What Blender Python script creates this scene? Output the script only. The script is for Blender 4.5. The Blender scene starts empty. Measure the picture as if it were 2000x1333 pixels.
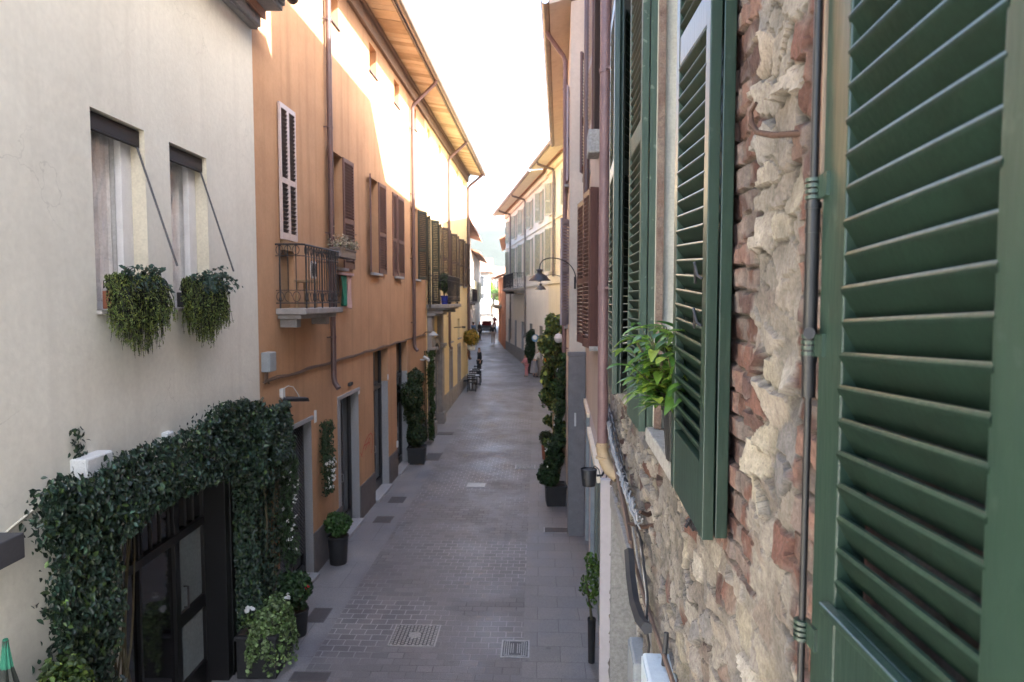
import bpy, bmesh, math, random
import numpy as np
from mathutils import Vector, Matrix
R = math.radians
random.seed(7)
rng = np.random.default_rng(7)
scn = bpy.context.scene
COL = scn.collection

# ------------------------------------------------------------------ camera
CAMZ, FPX, PITCH = 4.8, 1333.3, math.atan(82 / 1333.3)
cam_d = bpy.data.cameras.new("camera"); HAZE = .00012; cam = bpy.data.objects.new("camera", cam_d); COL.objects.link(cam)
cam.location = (0, 0, CAMZ); cam.rotation_euler = (R(90) - PITCH, 0, 0)
cam_d.lens = 24.0; cam_d.sensor_width = 36.0; cam_d.clip_start = 0.05; cam_d.clip_end = 3000
cam_d.dof.use_dof = True; cam_d.dof.focus_distance = 3.0; cam_d.dof.aperture_fstop = 5.6
scn.camera = cam

# ------------------------------------------------------------------ sky, sun, exposure
SUN = Vector((1.0, -0.5, 0.75)).normalized()
w = bpy.data.worlds.new("World"); scn.world = w; w.use_nodes = True
nt = w.node_tree; bg = nt.nodes["Background"]
sky = nt.nodes.new("ShaderNodeTexSky"); sky.sky_type = 'NISHITA'; sky.sun_disc = False
sky.sun_elevation = math.asin(SUN.z); sky.sun_rotation = math.atan2(SUN.x, SUN.y)
sky.dust_density = 5.0; sky.air_density = 1.0; sky.ozone_density = 1.0; sky.altitude = 200
nt.links.new(sky.outputs[0], bg.inputs[0]); bg.inputs[1].default_value = 0.15
ld = bpy.data.lights.new("sun", 'SUN'); ld.energy = 3.6; ld.angle = R(0.5); ld.color = (1.0, 0.95, 0.88)
lo = bpy.data.objects.new("sun", ld); COL.objects.link(lo)
lo.rotation_euler = (-SUN).to_track_quat('-Z', 'Y').to_euler(); lo.location = (8, -4, 30)
vs = scn.view_settings; vs.view_transform = 'Standard'; vs.look = 'None'; vs.gamma = 1.0; vs.exposure = 3.2
scn.cycles.max_bounces = 10; scn.cycles.diffuse_bounces = 6; scn.cycles.glossy_bounces = 4
scn.cycles.use_denoising = True

# ------------------------------------------------------------------ projection helpers (pixel of the 2000 px photo -> point on a real plane)
FW = Vector((0, math.cos(PITCH), -math.sin(PITCH))); UP = Vector((0, math.sin(PITCH), math.cos(PITCH)))
CAM = Vector((0, 0, CAMZ))
def ray(u, v): return FW + Vector((1, 0, 0)) * ((u - 1000) / FPX) + UP * ((666.5 - v) / FPX)
def atY(u, v, Y):
    r = ray(u, v); return CAM + r * (Y / r.y)
def gz(y):
    if y < 18: return 0.0
    if y < 24: return 0.027 * (y - 18) ** 2 / 12
    if y < 90: return 0.027 * (y - 21)
    return 0.027 * 69
def on_ground(u, v):
    r = ray(u, v); y = 5.0; step = .02
    while y < 140:
        p = CAM + r * (y / r.y)
        if p.z <= gz(y): return p
        y += step
    return p

class Wall:                        # facade plane: X = a + b*Y ; side +1 = faces right (+X), -1 = faces left
    def __init__(s, a, b, side):
        s.a, s.b = a, b
        n = Vector((1, -b, 0)).normalized(); s.n = n if side > 0 else -n
        s.t = Vector((b, 1, 0)).normalized()
    def __call__(s, y, z, d=0.0):
        return Vector((s.a + s.b * y, y, z)) + s.n * d
    def hit(s, u, v, d=0.0):
        o = Vector((s.a, 0, 0)) + s.n * d; r = ray(u, v)
        k = (o - CAM).dot(s.n) / r.dot(s.n); p = CAM + r * k
        q = p - s.n * d
        return q.y, p.z

# ------------------------------------------------------------------ mesh builder
class MB:
    def __init__(s): s.v = []; s.f = []; s.m = []
    def add(s, vs, fs, mi=0):
        o = len(s.v); s.v += [tuple(p) for p in vs]; s.f += [tuple(i + o for i in f) for f in fs]; s.m += [mi] * len(fs); return s
    def hexa(s, p, mi=0):
        return s.add(p, [(0,1,2,3),(7,6,5,4),(0,4,5,1),(1,5,6,2),(2,6,7,3),(3,7,4,0)], mi)
    def box(s, W, y0, y1, z0, z1, d0, d1, mi=0):
        return s.hexa([W(y0,z0,d0),W(y1,z0,d0),W(y1,z0,d1),W(y0,z0,d1),W(y0,z1,d0),W(y1,z1,d0),W(y1,z1,d1),W(y0,z1,d1)], mi)
    def wbox(s, x0, x1, y0, y1, z0, z1, rot=0, mi=0):
        c = Vector(((x0+x1)/2, (y0+y1)/2, 0)); P = []
        for z in (z0, z1):
            for (x, y) in ((x0,y0),(x1,y0),(x1,y1),(x0,y1)):
                q = Vector((x, y, 0)) - c; q.rotate(Matrix.Rotation(rot, 3, 'Z')); q += c; P.append(Vector((q.x, q.y, z)))
        return s.hexa(P, mi)
    def quad(s, a, b, c, d, mi=0): return s.add([a,b,c,d], [(0,1,2,3)], mi)
    def tube(s, pts, r, n=8, cap=True, mi=0):
        pts = [Vector(p) for p in pts]; rs = r if isinstance(r, (list, tuple)) else [r]*len(pts)
        V = []; F = []; prev = None
        for i, p in enumerate(pts):
            t = (pts[min(i+1, len(pts)-1)] - pts[max(i-1, 0)]).normalized()
            if prev is None:
                a = Vector((0,0,1)) if abs(t.z) < .9 else Vector((1,0,0)); x = t.cross(a).normalized()
            else:
                x = (prev - t * prev.dot(t)).normalized()
            prev = x; y = t.cross(x)
            for k in range(n):
                an = 2*math.pi*k/n; V.append(p + (x*math.cos(an) + y*math.sin(an)) * rs[i])
        for i in range(len(pts)-1):
            for k in range(n):
                a = i*n+k; b = i*n+(k+1)%n; F.append((a, b, b+n, a+n))
        if cap: F.append(tuple(range(n-1,-1,-1))); F.append(tuple(range((len(pts)-1)*n, len(pts)*n)))
        return s.add(V, F, mi)
    def lathe(s, c, prof, n=20, mi=0, sq=0, rot=0):
        c = Vector(c); V = []; F = []
        for (r, z) in prof:
            for k in range(n):
                an = 2*math.pi*k/n + rot; V.append(c + Vector((r*math.cos(an), r*math.sin(an), z)))
        for i in range(len(prof)-1):
            for k in range(n):
                a = i*n+k; b = i*n+(k+1)%n; F.append((a, b, b+n, a+n))
        F.append(tuple(range(n-1,-1,-1))); F.append(tuple(range((len(prof)-1)*n, len(prof)*n)))
        return s.add(V, F, mi)
    def build(s, name, mat, parent=None, smooth=False, bevel=0, world=True):
        me = bpy.data.meshes.new(name)
        off = Vector((0,0,0))
        if parent is not None: off = wloc(parent)
        me.from_pydata([(v[0]-off.x, v[1]-off.y, v[2]-off.z) for v in s.v], [], s.f)
        mats = mat if isinstance(mat, (list, tuple)) else [mat]
        for m in mats: me.materials.append(m)
        if len(mats) > 1: me.polygons.foreach_set('material_index', s.m)
        if smooth:
            me.polygons.foreach_set('use_smooth', [True]*len(me.polygons))
        me.update(); 
        bm = bmesh.new(); bm.from_mesh(me); bmesh.ops.recalc_face_normals(bm, faces=bm.faces); bm.to_mesh(me); bm.free()
        o = bpy.data.objects.new(name, me); COL.objects.link(o)
        if parent is not None: o.parent = parent
        if bevel:
            md = o.modifiers.new('bevel', 'BEVEL'); md.width = bevel; md.segments = 2; md.limit_method = 'ANGLE'; md.angle_limit = R(40)
        if smooth and hasattr(me, 'set_sharp_from_angle'): me.set_sharp_from_angle(angle=R(45))
        return o
def wloc(o):
    p = Vector(o.location)
    while o.parent: o = o.parent; p += Vector(o.location)
    return p
def tag(o, label=None, cat=None, group=None, kind=None):
    if label: o['label'] = label
    if cat: o['category'] = cat
    if group: o['group'] = group
    if kind: o['kind'] = kind
    return o
def thing(name, loc, label, cat, group=None):
    o = bpy.data.objects.new(name, None); COL.objects.link(o); o.location = loc; o.empty_display_size = .2
    return tag(o, label, cat, group)

# ------------------------------------------------------------------ materials
MATS = {}
def mat(name, col, rough=.7, col2=None, scale=3.0, bump=0.0, bscale=40.0, metal=0.0, spec=.5, streak=0.0, streakcol=None,
        stretch=(1,1,1), coat=0.0, wear=0.0, wearcol=(.5,.5,.5), trans=0.0, attr=None, fine=.12):
    m = bpy.data.materials.new(name); m.use_nodes = True; nt = m.node_tree; N = nt.nodes; L = nt.links
    b = N['Principled BSDF']; b.inputs['Roughness'].default_value = rough; b.inputs['Metallic'].default_value = metal
    b.inputs['Specular IOR Level'].default_value = spec
    if coat: b.inputs['Coat Weight'].default_value = coat; b.inputs['Coat Roughness'].default_value = .25
    if trans: b.inputs['Transmission Weight'].default_value = trans
    geo = N.new('ShaderNodeNewGeometry'); mp = N.new('ShaderNodeMapping'); L.new(geo.outputs['Position'], mp.inputs[0]); mp.inputs['Scale'].default_value = stretch
    n1 = N.new('ShaderNodeTexNoise'); n1.inputs['Scale'].default_value = scale; n1.inputs['Detail'].default_value = 6; n1.inputs['Roughness'].default_value = .6
    L.new(mp.outputs[0], n1.inputs[0])
    rp = N.new('ShaderNodeMapRange'); rp.inputs[1].default_value = .3; rp.inputs[2].default_value = .7; L.new(n1.outputs[0], rp.inputs[0])
    mx = N.new('ShaderNodeMix'); mx.data_type = 'RGBA'
    c2 = col2 or tuple(c * .8 for c in col)
    mx.inputs[6].default_value = (*col, 1); mx.inputs[7].default_value = (*c2, 1); L.new(rp.outputs[0], mx.inputs[0]); cur = mx.outputs[2]
    if attr:
        at = N.new('ShaderNodeAttribute'); at.attribute_name = attr
        m2 = N.new('ShaderNodeMix'); m2.data_type = 'RGBA'; m2.blend_type = 'MULTIPLY'; m2.inputs[0].default_value = 1
        L.new(cur, m2.inputs[6]); L.new(at.outputs[0], m2.inputs[7]); cur = m2.outputs[2]
    # fine grain
    nf = N.new('ShaderNodeTexNoise'); nf.inputs['Scale'].default_value = scale * 14; nf.inputs['Detail'].default_value = 3; L.new(mp.outputs[0], nf.inputs[0])
    hs = N.new('ShaderNodeHueSaturation'); mr = N.new('ShaderNodeMapRange'); mr.inputs[1].default_value = .25; mr.inputs[2].default_value = .75
    mr.inputs[3].default_value = 1 - fine; mr.inputs[4].default_value = 1 + fine; L.new(nf.outputs[0], mr.inputs[0]); L.new(mr.outputs[0], hs.inputs['Value']); L.new(cur, hs.inputs['Color']); cur = hs.outputs[0]
    if streak:
        mp2 = N.new('ShaderNodeMapping'); mp2.inputs['Scale'].default_value = (5, 5, .22); L.new(geo.outputs['Position'], mp2.inputs[0])
        n2 = N.new('ShaderNodeTexNoise'); n2.inputs['Scale'].default_value = 1.0; n2.inputs['Detail'].default_value = 5; L.new(mp2.outputs[0], n2.inputs[0])
        r2 = N.new('ShaderNodeMapRange'); r2.inputs[1].default_value = .5; r2.inputs[2].default_value = .8; r2.inputs[4].default_value = streak; L.new(n2.outputs[0], r2.inputs[0])
        m3 = N.new('ShaderNodeMix'); m3.data_type = 'RGBA'; L.new(r2.outputs[0], m3.inputs[0]); L.new(cur, m3.inputs[6])
        m3.inputs[7].default_value = (*(streakcol or tuple(c*.5 for c in col)), 1); cur = m3.outputs[2]
    if wear:
        n4 = N.new('ShaderNodeTexNoise'); n4.inputs['Scale'].default_value = 22; n4.inputs['Detail'].default_value = 8; L.new(geo.outputs['Position'], n4.inputs[0])
        r4 = N.new('ShaderNodeMapRange'); r4.inputs[1].default_value = .64; r4.inputs[2].default_value = .70; r4.inputs[4].default_value = wear; L.new(n4.outputs[0], r4.inputs[0])
        m4 = N.new('ShaderNodeMix'); m4.data_type = 'RGBA'; L.new(r4.outputs[0], m4.inputs[0]); L.new(cur, m4.inputs[6]); m4.inputs[7].default_value = (*wearcol, 1); cur = m4.outputs[2]
    L.new(cur, b.inputs['Base Color'])
    if bump:
        nb = N.new('ShaderNodeTexNoise'); nb.inputs['Scale'].default_value = bscale; nb.inputs['Detail'].default_value = 6; L.new(mp.outputs[0], nb.inputs[0])
        bn = N.new('ShaderNodeBump'); bn.inputs['Strength'].default_value = bump; bn.inputs['Distance'].default_value = .02; L.new(nb.outputs[0], bn.inputs['Height']); L.new(bn.outputs[0], b.inputs['Normal'])
    MATS[name] = m
    return m

def plaster(name, col, col2, streakcol, streak=.5, cracks=0.0, base=None):
    m = mat(name, col, .9, col2, scale=1.3, bump=.16, bscale=26, streak=streak, streakcol=streakcol, spec=.2, fine=.05, wear=.15, wearcol=tuple(c*1.12 for c in col))
    if cracks:
        N = m.node_tree.nodes; L = m.node_tree.links; b = N['Principled BSDF']
        src = b.inputs['Base Color'].links[0].from_socket; geo = N.new('ShaderNodeNewGeometry')
        nz = N.new('ShaderNodeTexNoise'); nz.inputs['Scale'].default_value = 2.3; nz.inputs['Detail'].default_value = 5; L.new(geo.outputs['Position'], nz.inputs[0])
        ad = N.new('ShaderNodeVectorMath'); ad.operation = 'MULTIPLY_ADD'; L.new(nz.outputs['Color'], ad.inputs[0]); ad.inputs[1].default_value = (.8,.8,.8); L.new(geo.outputs['Position'], ad.inputs[2])
        vo = N.new('ShaderNodeTexVoronoi'); vo.feature = 'DISTANCE_TO_EDGE'; vo.inputs['Scale'].default_value = .75; L.new(ad.outputs[0], vo.inputs['Vector'])
        r = N.new('ShaderNodeMapRange'); r.inputs[1].default_value = .0; r.inputs[2].default_value = .0055; r.inputs[3].default_value = cracks; r.inputs[4].default_value = 0; L.new(vo.outputs['Distance'], r.inputs[0])
        n2 = N.new('ShaderNodeTexNoise'); n2.inputs['Scale'].default_value = .6; L.new(geo.outputs['Position'], n2.inputs[0])
        r2 = N.new('ShaderNodeMapRange'); r2.inputs[1].default_value = .5; r2.inputs[2].default_value = .62; L.new(n2.outputs[0], r2.inputs[0])
        mu = N.new('ShaderNodeMath'); mu.operation = 'MULTIPLY'; L.new(r.outputs[0], mu.inputs[0]); L.new(r2.outputs[0], mu.inputs[1])
        mx = N.new('ShaderNodeMix'); mx.data_type = 'RGBA'; L.new(mu.outputs[0], mx.inputs[0]); L.new(src, mx.inputs[6]); mx.inputs[7].default_value = (*[c*.45 for c in col], 1); L.new(mx.outputs[2], b.inputs['Base Color'])
    return m

M_cream = plaster('cream_plaster', (.655,.64,.565), (.59,.575,.505), (.50,.48,.42), .45, cracks=.35)
M_creamjamb = mat('cream_jamb', (.62,.58,.46), .9, (.55,.5,.4), 3, .1)
M_orange = plaster('orange_plaster', (.47,.285,.165), (.385,.225,.13), (.27,.16,.095), .7)
M_yellow = plaster('yellow_plaster', (.68,.545,.31), (.6,.475,.27), (.5,.36,.16), .4)
M_pink = plaster('rose_plaster', (.53,.46,.39), (.45,.385,.325), (.36,.27,.24), .4)
M_pinkshop = plaster('mauve_plaster', (.58,.53,.53), (.52,.475,.475), (.3,.26,.26), .3)
M_tan = plaster('tan_plaster', (.62,.54,.45), (.54,.47,.39), (.4,.3,.25), .4)
M_pale = plaster('pale_yellow_plaster', (.80,.72,.56), (.73,.65,.5), (.5,.44,.35), .4)
M_pale2 = plaster('pale_rose_plaster', (.80,.72,.62), (.72,.65,.56), (.5,.44,.4), .4)
M_white = plaster('white_plaster', (.50,.48,.45), (.44,.42,.40), (.6,.57,.53), .3)
M_red = plaster('red_plaster', (.58,.27,.17), (.5,.23,.15), (.4,.12,.06), .4)
M_greystone = mat('grey_granite', (.33,.33,.33), .75, (.24,.24,.25), 60, .2, 200, fine=.25)
M_sillstone = mat('sill_granite', (.42,.40,.37), .85, (.25,.24,.22), 30, .5, 90, fine=.3)
M_plinth = mat('dark_plinth', (.135,.12,.115), .8, (.10,.09,.088), 6, .2)
M_pierstone = mat('grey_pier', (.20,.195,.20), .8, (.15,.145,.15), 5, .1)
M_gatestone = mat('gate_stone', (.30,.28,.26), .85, (.22,.20,.19), 5, .4, 30, streak=.5)
M_wood = mat('soffit_wood', (.62,.47,.31), .7, (.5,.38,.25), 4, .1)
M_woodcornice = mat('cornice_wood', (.26,.19,.15), .8, (.19,.14,.11), 3, .1, stretch=(1,.2,1))
M_greycornice = mat('grey_cornice', (.27,.265,.265), .8, (.23,.225,.225), 2, .1)
M_gutter = mat('gutter_metal', (.30,.25,.21), .45, (.2,.16,.14), 5, .05, metal=.3)
M_pipe = mat('brown_pipe', (.115,.07,.065), .4, (.085,.05,.048), 5, .03)
M_pipepink = mat('rose_brown_pipe', (.22,.13,.125), .45, (.17,.10,.10), 5, .03)
M_pipegrey = mat('grey_brown_pipe', (.20,.165,.15), .5, (.15,.12,.11), 5, .03)
M_green = mat('green_paint', (.022,.046,.031), .36, (.014,.031,.021), 7, .08, 60, wear=.35, wearcol=(.065,.095,.075), spec=.55, coat=.3, stretch=(1,1,.15), fine=.08)
M_greenold = mat('old_green_paint', (.045,.078,.056), .55, (.034,.06,.043), 8, .25, 60, wear=.5, wearcol=(.2,.24,.19), stretch=(1,1,.12), fine=.2)
M_darkgreen = mat('dark_green_paint', (.024,.030,.024), .6, (.018,.022,.018), 6, .1)
M_palegreen = mat('pale_green_paint', (.46,.45,.32), .6, (.3,.32,.27), 6, .1)
M_brown = mat('brown_paint', (.13,.06,.05), .5, (.10,.047,.04), 6, .1, stretch=(1,1,.2))
M_darkbrown = mat('dark_brown_paint', (.062,.040,.034), .55, (.048,.031,.026), 6, .1)
M_greyviolet = mat('grey_violet_paint', (.36,.32,.35), .6, (.3,.27,.3), 6, .1)
M_whiteslat = mat('pale_glossy_brown', (.50,.42,.40), .35, (.42,.34,.33), 6, .1)
M_iron = mat('wrought_iron', (.045,.042,.045), .55, (.03,.028,.03), 10, .1, wear=.3, wearcol=(.12,.08,.06), metal=.3)
M_blackmetal = mat('black_metal', (.022,.022,.025), .45, (.018,.018,.02), 8, .05)
M_darkglass = mat('dark_glass', (.012,.012,.014), .06, (.010,.010,.012), 2, 0, spec=.8)
M_milkglass = mat('milk_glass', (.21,.24,.245), .25, (.17,.195,.2), 2, 0)
M_glass = mat('window_glass', (.06,.065,.07), .05, (.05,.055,.06), 2, 0, spec=.9)
M_curtain = mat('curtain_cloth', (.82,.82,.82), .9, (.5,.5,.5), 3, .2, 10)
M_winwhite = mat('white_window_paint', (.68,.68,.68), .45, (.6,.6,.6), 8, .1)
M_whiteplastic = mat('white_plastic', (.62,.63,.62), .5, (.55,.56,.55), 5, .05, streak=.3, streakcol=(.3,.3,.28))
M_bluewhite = mat('pale_blue_plastic', (.55,.62,.66), .5, (.48,.55,.6), 20, .1, wear=.6, wearcol=(.3,.33,.3))
M_greyplastic = mat('grey_plastic', (.30,.32,.33), .6, (.24,.26,.27), 5, .05, streak=.4)
M_darkbox = mat('dark_lamp_metal', (.055,.055,.062), .5, (.045,.045,.05), 5, .05)
M_pot = mat('black_pot', (.013,.013,.015), .6, (.022,.021,.021), 7, .15)
M_terra = mat('terracotta', (.20,.075,.045), .8, (.3,.1,.05), 8, .2)
M_soil = mat('soil', (.05,.035,.025), 1, (.03,.02,.015), 20, .8)
M_bark = mat('bark', (.12,.085,.06), .95, (.08,.055,.04), 12, .7, 40, stretch=(1,1,.3))
M_stem = mat('stem', (.10,.085,.05), .9, (.07,.06,.03), 12, .3)
def foliage(name, col, rough=.5, trl=.25):
    m = mat(name, col, rough, tuple(c*.75 for c in col), 8, 0, attr='tint', spec=.4, fine=.1)
    N = m.node_tree.nodes; L = m.node_tree.links; b = N['Principled BSDF']
    t = N.new('ShaderNodeBsdfTranslucent'); ms = N.new('ShaderNodeMixShader'); ms.inputs[0].default_value = trl
    src = b.inputs['Base Color'].links[0].from_socket; L.new(src, t.inputs[0])
    L.new(b.outputs[0], ms.inputs[1]); L.new(t.outputs[0], ms.inputs[2]); L.new(ms.outputs[0], N['Material Output'].inputs[0])
    return m
M_ivy = foliage('ivy_leaf', (.025,.045,.031), .38, .10)
M_leaf = foliage('shrub_leaf', (.034,.066,.026), .45)
M_bright = foliage('bright_leaf', (.17,.29,.05), .35, .35)
M_variegated = foliage('variegated_leaf', (.15,.20,.09), .5)
M_needle = foliage('needle_leaf', (.20,.26,.085), .6)
M_bluegreen = foliage('blue_green_leaf', (.045,.085,.065), .5)
M_yellowleaf = foliage('yellow_leaf', (.42,.30,.06), .6)
M_petalw = foliage('white_petal', (.75,.75,.72), .6, .2)
M_petalr = foliage('red_petal', (.5,.01,.02), .6, .2)
M_petalo = foliage('orange_petal', (.85,.33,.02), .6, .2)
M_dryflower = foliage('dry_flower', (.42,.38,.30), .8)
M_tree = foliage('tree_leaf', (.06,.12,.03), .6)
M_hill = mat('wooded_hill', (.030,.040,.034), .95, (.020,.028,.024), .06, .6, .25, fine=.3)
M_skin = mat('skin', (.45,.27,.19), .6)
M_hair = mat('hair', (.05,.03,.02), .7)
M_navy = mat('navy_cloth', (.03,.035,.06), .9); M_beige = mat('beige_cloth', (.42,.36,.28), .9)
M_black = mat('black_cloth', (.025,.025,.028), .9); M_maroon = mat('maroon_cloth', (.22,.03,.035), .9)
M_pinkcloth = mat('pink_cloth', (.6,.25,.27), .9); M_greycloth = mat('grey_cloth', (.25,.25,.28), .9); M_whitecloth = mat('white_cloth', (.7,.68,.64), .9)
M_blue = mat('blue_cloth', (.07,.16,.3), .9); M_bluesign = mat('blue_sign', (.10,.24,.42), .5)
M_flaggreen = mat('green_cloth', (.03,.19,.12), .9); M_flagpink = mat('faded_pink_cloth', (.55,.36,.33), .9)
M_whitecanvas = mat('white_canvas', (.78,.77,.74), .9)
M_rust = mat('rust', (.085,.045,.03), .85, (.06,.032,.022), 30, .5)
M_brass = mat('pale_clay_pipe', (.48,.36,.22), .7, (.38,.27,.16), 12, .2)
M_cablew = mat('pale_cable', (.42,.41,.40), .7); M_cabled = mat('dark_cable', (.04,.04,.043), .6); M_cableb = mat('brown_cable', (.18,.12,.09), .8)
M_graffiti = mat('red_spray_paint', (.36,.05,.035), .8, (.42,.12,.06), 30, 0, fine=.3)
M_shopgrey = mat('grey_blue_metal', (.34,.37,.38), .55, (.22,.25,.26), 4, .05, streak=.5)
M_shopgreen = mat('grey_green_metal', (.22,.26,.23), .6, (.17,.20,.18), 5, .1, streak=.6)
M_tile = mat('roof_tiles', (.38,.2,.13), .9, (.28,.15,.1), 3, .6, 8)
M_wood2 = mat('plain_wood', (.30,.19,.10), .7)
M_bluepot = mat('blue_pot', (.02,.04,.35), .3)
M_yellowlamp = mat('aged_iron_lamp', (.045,.045,.05), .5, (.07,.07,.08), 10, .1, metal=.4)
M_grill = mat('grill_metal', (.035,.035,.038), .5)

M_blindbrown = mat('blind_brown', (.013,.009,.008), .6)
M_greenshadegrime = mat('shaded_grimy_green_paint', (.008,.021,.014), .6, (.006,.014,.009), 9, .05, 60, spec=.15, fine=.2)  # underside shade of the slats is mixed into this colour along with grime
M_bare = mat('bare_wood', (.24,.18,.13), .8, (.17,.125,.09), 8, .2, stretch=(1,1,.1))
M_doorblack = mat('door_black', (.010,.010,.011), .4, (.008,.008,.009), 5, .02)
M_jambgrey = mat('aged_jamb_plaster', (.50,.49,.42), .9, (.42,.41,.35), 5, .2, streak=.4)
M_woodb = mat('soffit_wood_dark', (.48,.35,.22), .75, (.38,.27,.17), 5, .2)
M_woodc = mat('soffit_wood_pale', (.68,.55,.40), .7, (.58,.46,.32), 5, .2)
M_whitefar = mat('sunlit_old_plaster', (.24,.22,.20), .9, (.19,.175,.16), 1.5, .1)
M_brickjamb = mat('brick_jamb', (.14,.085,.065), .95, (.24,.19,.15), 9, .8, 30, fine=.3)
# street stone: courses laid across the street
def stone_courses(name, bw, rh, c1, c2, mortar, msize, rough=.55, joint_fade=True, ang=2.35, bump=.5, squash=1):
    m = bpy.data.materials.new(name); m.use_nodes = True; N = m.node_tree.nodes; L = m.node_tree.links; b = N['Principled BSDF']
    geo = N.new('ShaderNodeNewGeometry'); mp = N.new('ShaderNodeMapping'); mp.inputs['Rotation'].default_value = (0,0,R(ang)); L.new(geo.outputs['Position'], mp.inputs[0])
    nz = N.new('ShaderNodeTexNoise'); nz.inputs['Scale'].default_value = 1.6; nz.inputs['Detail'].default_value = 4; L.new(geo.outputs['Position'], nz.inputs[0])
    ad = N.new('ShaderNodeVectorMath'); ad.operation = 'MULTIPLY_ADD'; L.new(nz.outputs['Color'], ad.inputs[0]); ad.inputs[1].default_value = (.05,.05,0); L.new(mp.outputs[0], ad.inputs[2])
    br = N.new('ShaderNodeTexBrick'); L.new(ad.outputs[0], br.inputs['Vector'])
    br.inputs['Scale'].default_value = 1; br.inputs['Brick Width'].default_value = bw; br.inputs['Row Height'].default_value = rh
    br.inputs['Mortar Size'].default_value = msize; br.inputs['Mortar Smooth'].default_value = .3; br.inputs['Bias'].default_value = 0
    br.inputs['Color1'].default_value = (*c1,1); br.inputs['Color2'].default_value = (*c2,1); br.offset = .5
    n2 = N.new('ShaderNodeTexNoise'); n2.inputs['Scale'].default_value = .45; n2.inputs['Detail'].default_value = 5; L.new(geo.outputs['Position'], n2.inputs[0])
    r2 = N.new('ShaderNodeMapRange'); r2.inputs[1].default_value = .42; r2.inputs[2].default_value = .60; L.new(n2.outputs[0], r2.inputs[0])
    mm = N.new('ShaderNodeMix'); mm.data_type = 'RGBA'; mm.inputs[6].default_value = (*mortar,1); mm.inputs[7].default_value = (*[x*.62 for x in c1],1)
    L.new(r2.outputs[0], mm.inputs[0]); L.new(mm.outputs[2], br.inputs['Mortar'])
    # large patches, warm / cool
    n3 = N.new('ShaderNodeTexNoise'); n3.inputs['Scale'].default_value = .9; n3.inputs['Detail'].default_value = 8; n3.inputs['Roughness'].default_value = .65; L.new(geo.outputs['Position'], n3.inputs[0])
    r3 = N.new('ShaderNodeMapRange'); r3.inputs[1].default_value = .35; r3.inputs[2].default_value = .65; L.new(n3.outputs[0], r3.inputs[0])
    m3 = N.new('ShaderNodeMix'); m3.data_type = 'RGBA'; m3.blend_type = 'MULTIPLY'; m3.inputs[0].default_value = 1; L.new(br.outputs['Color'], m3.inputs[6])
    m3b = N.new('ShaderNodeMix'); m3b.data_type = 'RGBA'; m3b.inputs[6].default_value = (.78,.78,.82,1); m3b.inputs[7].default_value = (1.2,1.17,1.1,1); L.new(r3.outputs[0], m3b.inputs[0]); L.new(m3b.outputs[2], m3.inputs[7])
    n5 = N.new('ShaderNodeTexNoise'); n5.inputs['Scale'].default_value = 60; n5.inputs['Detail'].default_value = 4; L.new(geo.outputs['Position'], n5.inputs[0])
    r5 = N.new('ShaderNodeMapRange'); r5.inputs[1].default_value = .25; r5.inputs[2].default_value = .75; r5.inputs[3].default_value = .75; r5.inputs[4].default_value = 1.25; L.new(n5.outputs[0], r5.inputs[0])
    hs = N.new('ShaderNodeHueSaturation'); L.new(m3.outputs[2], hs.inputs['Color']); L.new(r5.outputs[0], hs.inputs['Value'])
    L.new(hs.outputs[0], b.inputs['Base Color'])
    rr = N.new('ShaderNodeMapRange'); rr.inputs[3].default_value = rough - .13; rr.inputs[4].default_value = rough + .17; L.new(r3.outputs[0], rr.inputs[0]); L.new(rr.outputs[0], b.inputs['Roughness'])
    ns = N.new('ShaderNodeTexVoronoi'); ns.inputs['Scale'].default_value = 1.7; L.new(geo.outputs['Position'], ns.inputs['Vector'])
    rs_ = N.new('ShaderNodeMapRange'); rs_.inputs[1].default_value = .045; rs_.inputs[2].default_value = .075; rs_.inputs[3].default_value = .55; rs_.inputs[4].default_value = 0; L.new(ns.outputs['Distance'], rs_.inputs[0])
    nst = N.new('ShaderNodeTexNoise'); nst.inputs['Scale'].default_value = .35; nst.inputs['Detail'].default_value = 9; nst.inputs['Roughness'].default_value = .7; L.new(geo.outputs['Position'], nst.inputs[0])
    rst = N.new('ShaderNodeMapRange'); rst.inputs[1].default_value = .55; rst.inputs[2].default_value = .72; rst.inputs[4].default_value = .55; L.new(nst.outputs[0], rst.inputs[0])
    mst = N.new('ShaderNodeMath'); mst.operation = 'MAXIMUM'; L.new(rs_.outputs[0], mst.inputs[0]); L.new(rst.outputs[0], mst.inputs[1])
    mdk = N.new('ShaderNodeMix'); mdk.data_type = 'RGBA'; L.new(mst.outputs[0], mdk.inputs[0]); L.new(hs.outputs[0], mdk.inputs[6]); mdk.inputs[7].default_value = (*[x*.5 for x in c1],1); L.new(mdk.outputs[2], b.inputs['Base Color'])
    # bump
    sub = N.new('ShaderNodeMath'); sub.operation = 'MULTIPLY_ADD'; L.new(br.outputs['Fac'], sub.inputs[0]); sub.inputs[1].default_value = -1.0; L.new(n5.outputs[0], sub.inputs[2])
    nn = N.new('ShaderNodeTexNoise'); nn.inputs['Scale'].default_value = 7; L.new(geo.outputs['Position'], nn.inputs[0])
    s2 = N.new('ShaderNodeMath'); s2.operation = 'ADD'; L.new(sub.outputs[0], s2.inputs[0]); L.new(nn.outputs[0], s2.inputs[1])
    bn = N.new('ShaderNodeBump'); bn.inputs['Strength'].default_value = bump; bn.inputs['Distance'].default_value = .008; L.new(s2.outputs[0], bn.inputs['Height']); L.new(bn.outputs[0], b.inputs['Normal'])
    return m
M_cobble = stone_courses('porphyry_setts', .225, .160, (.128,.120,.122), (.172,.162,.163), (.33,.315,.31), .009, rough=.46)
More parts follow.
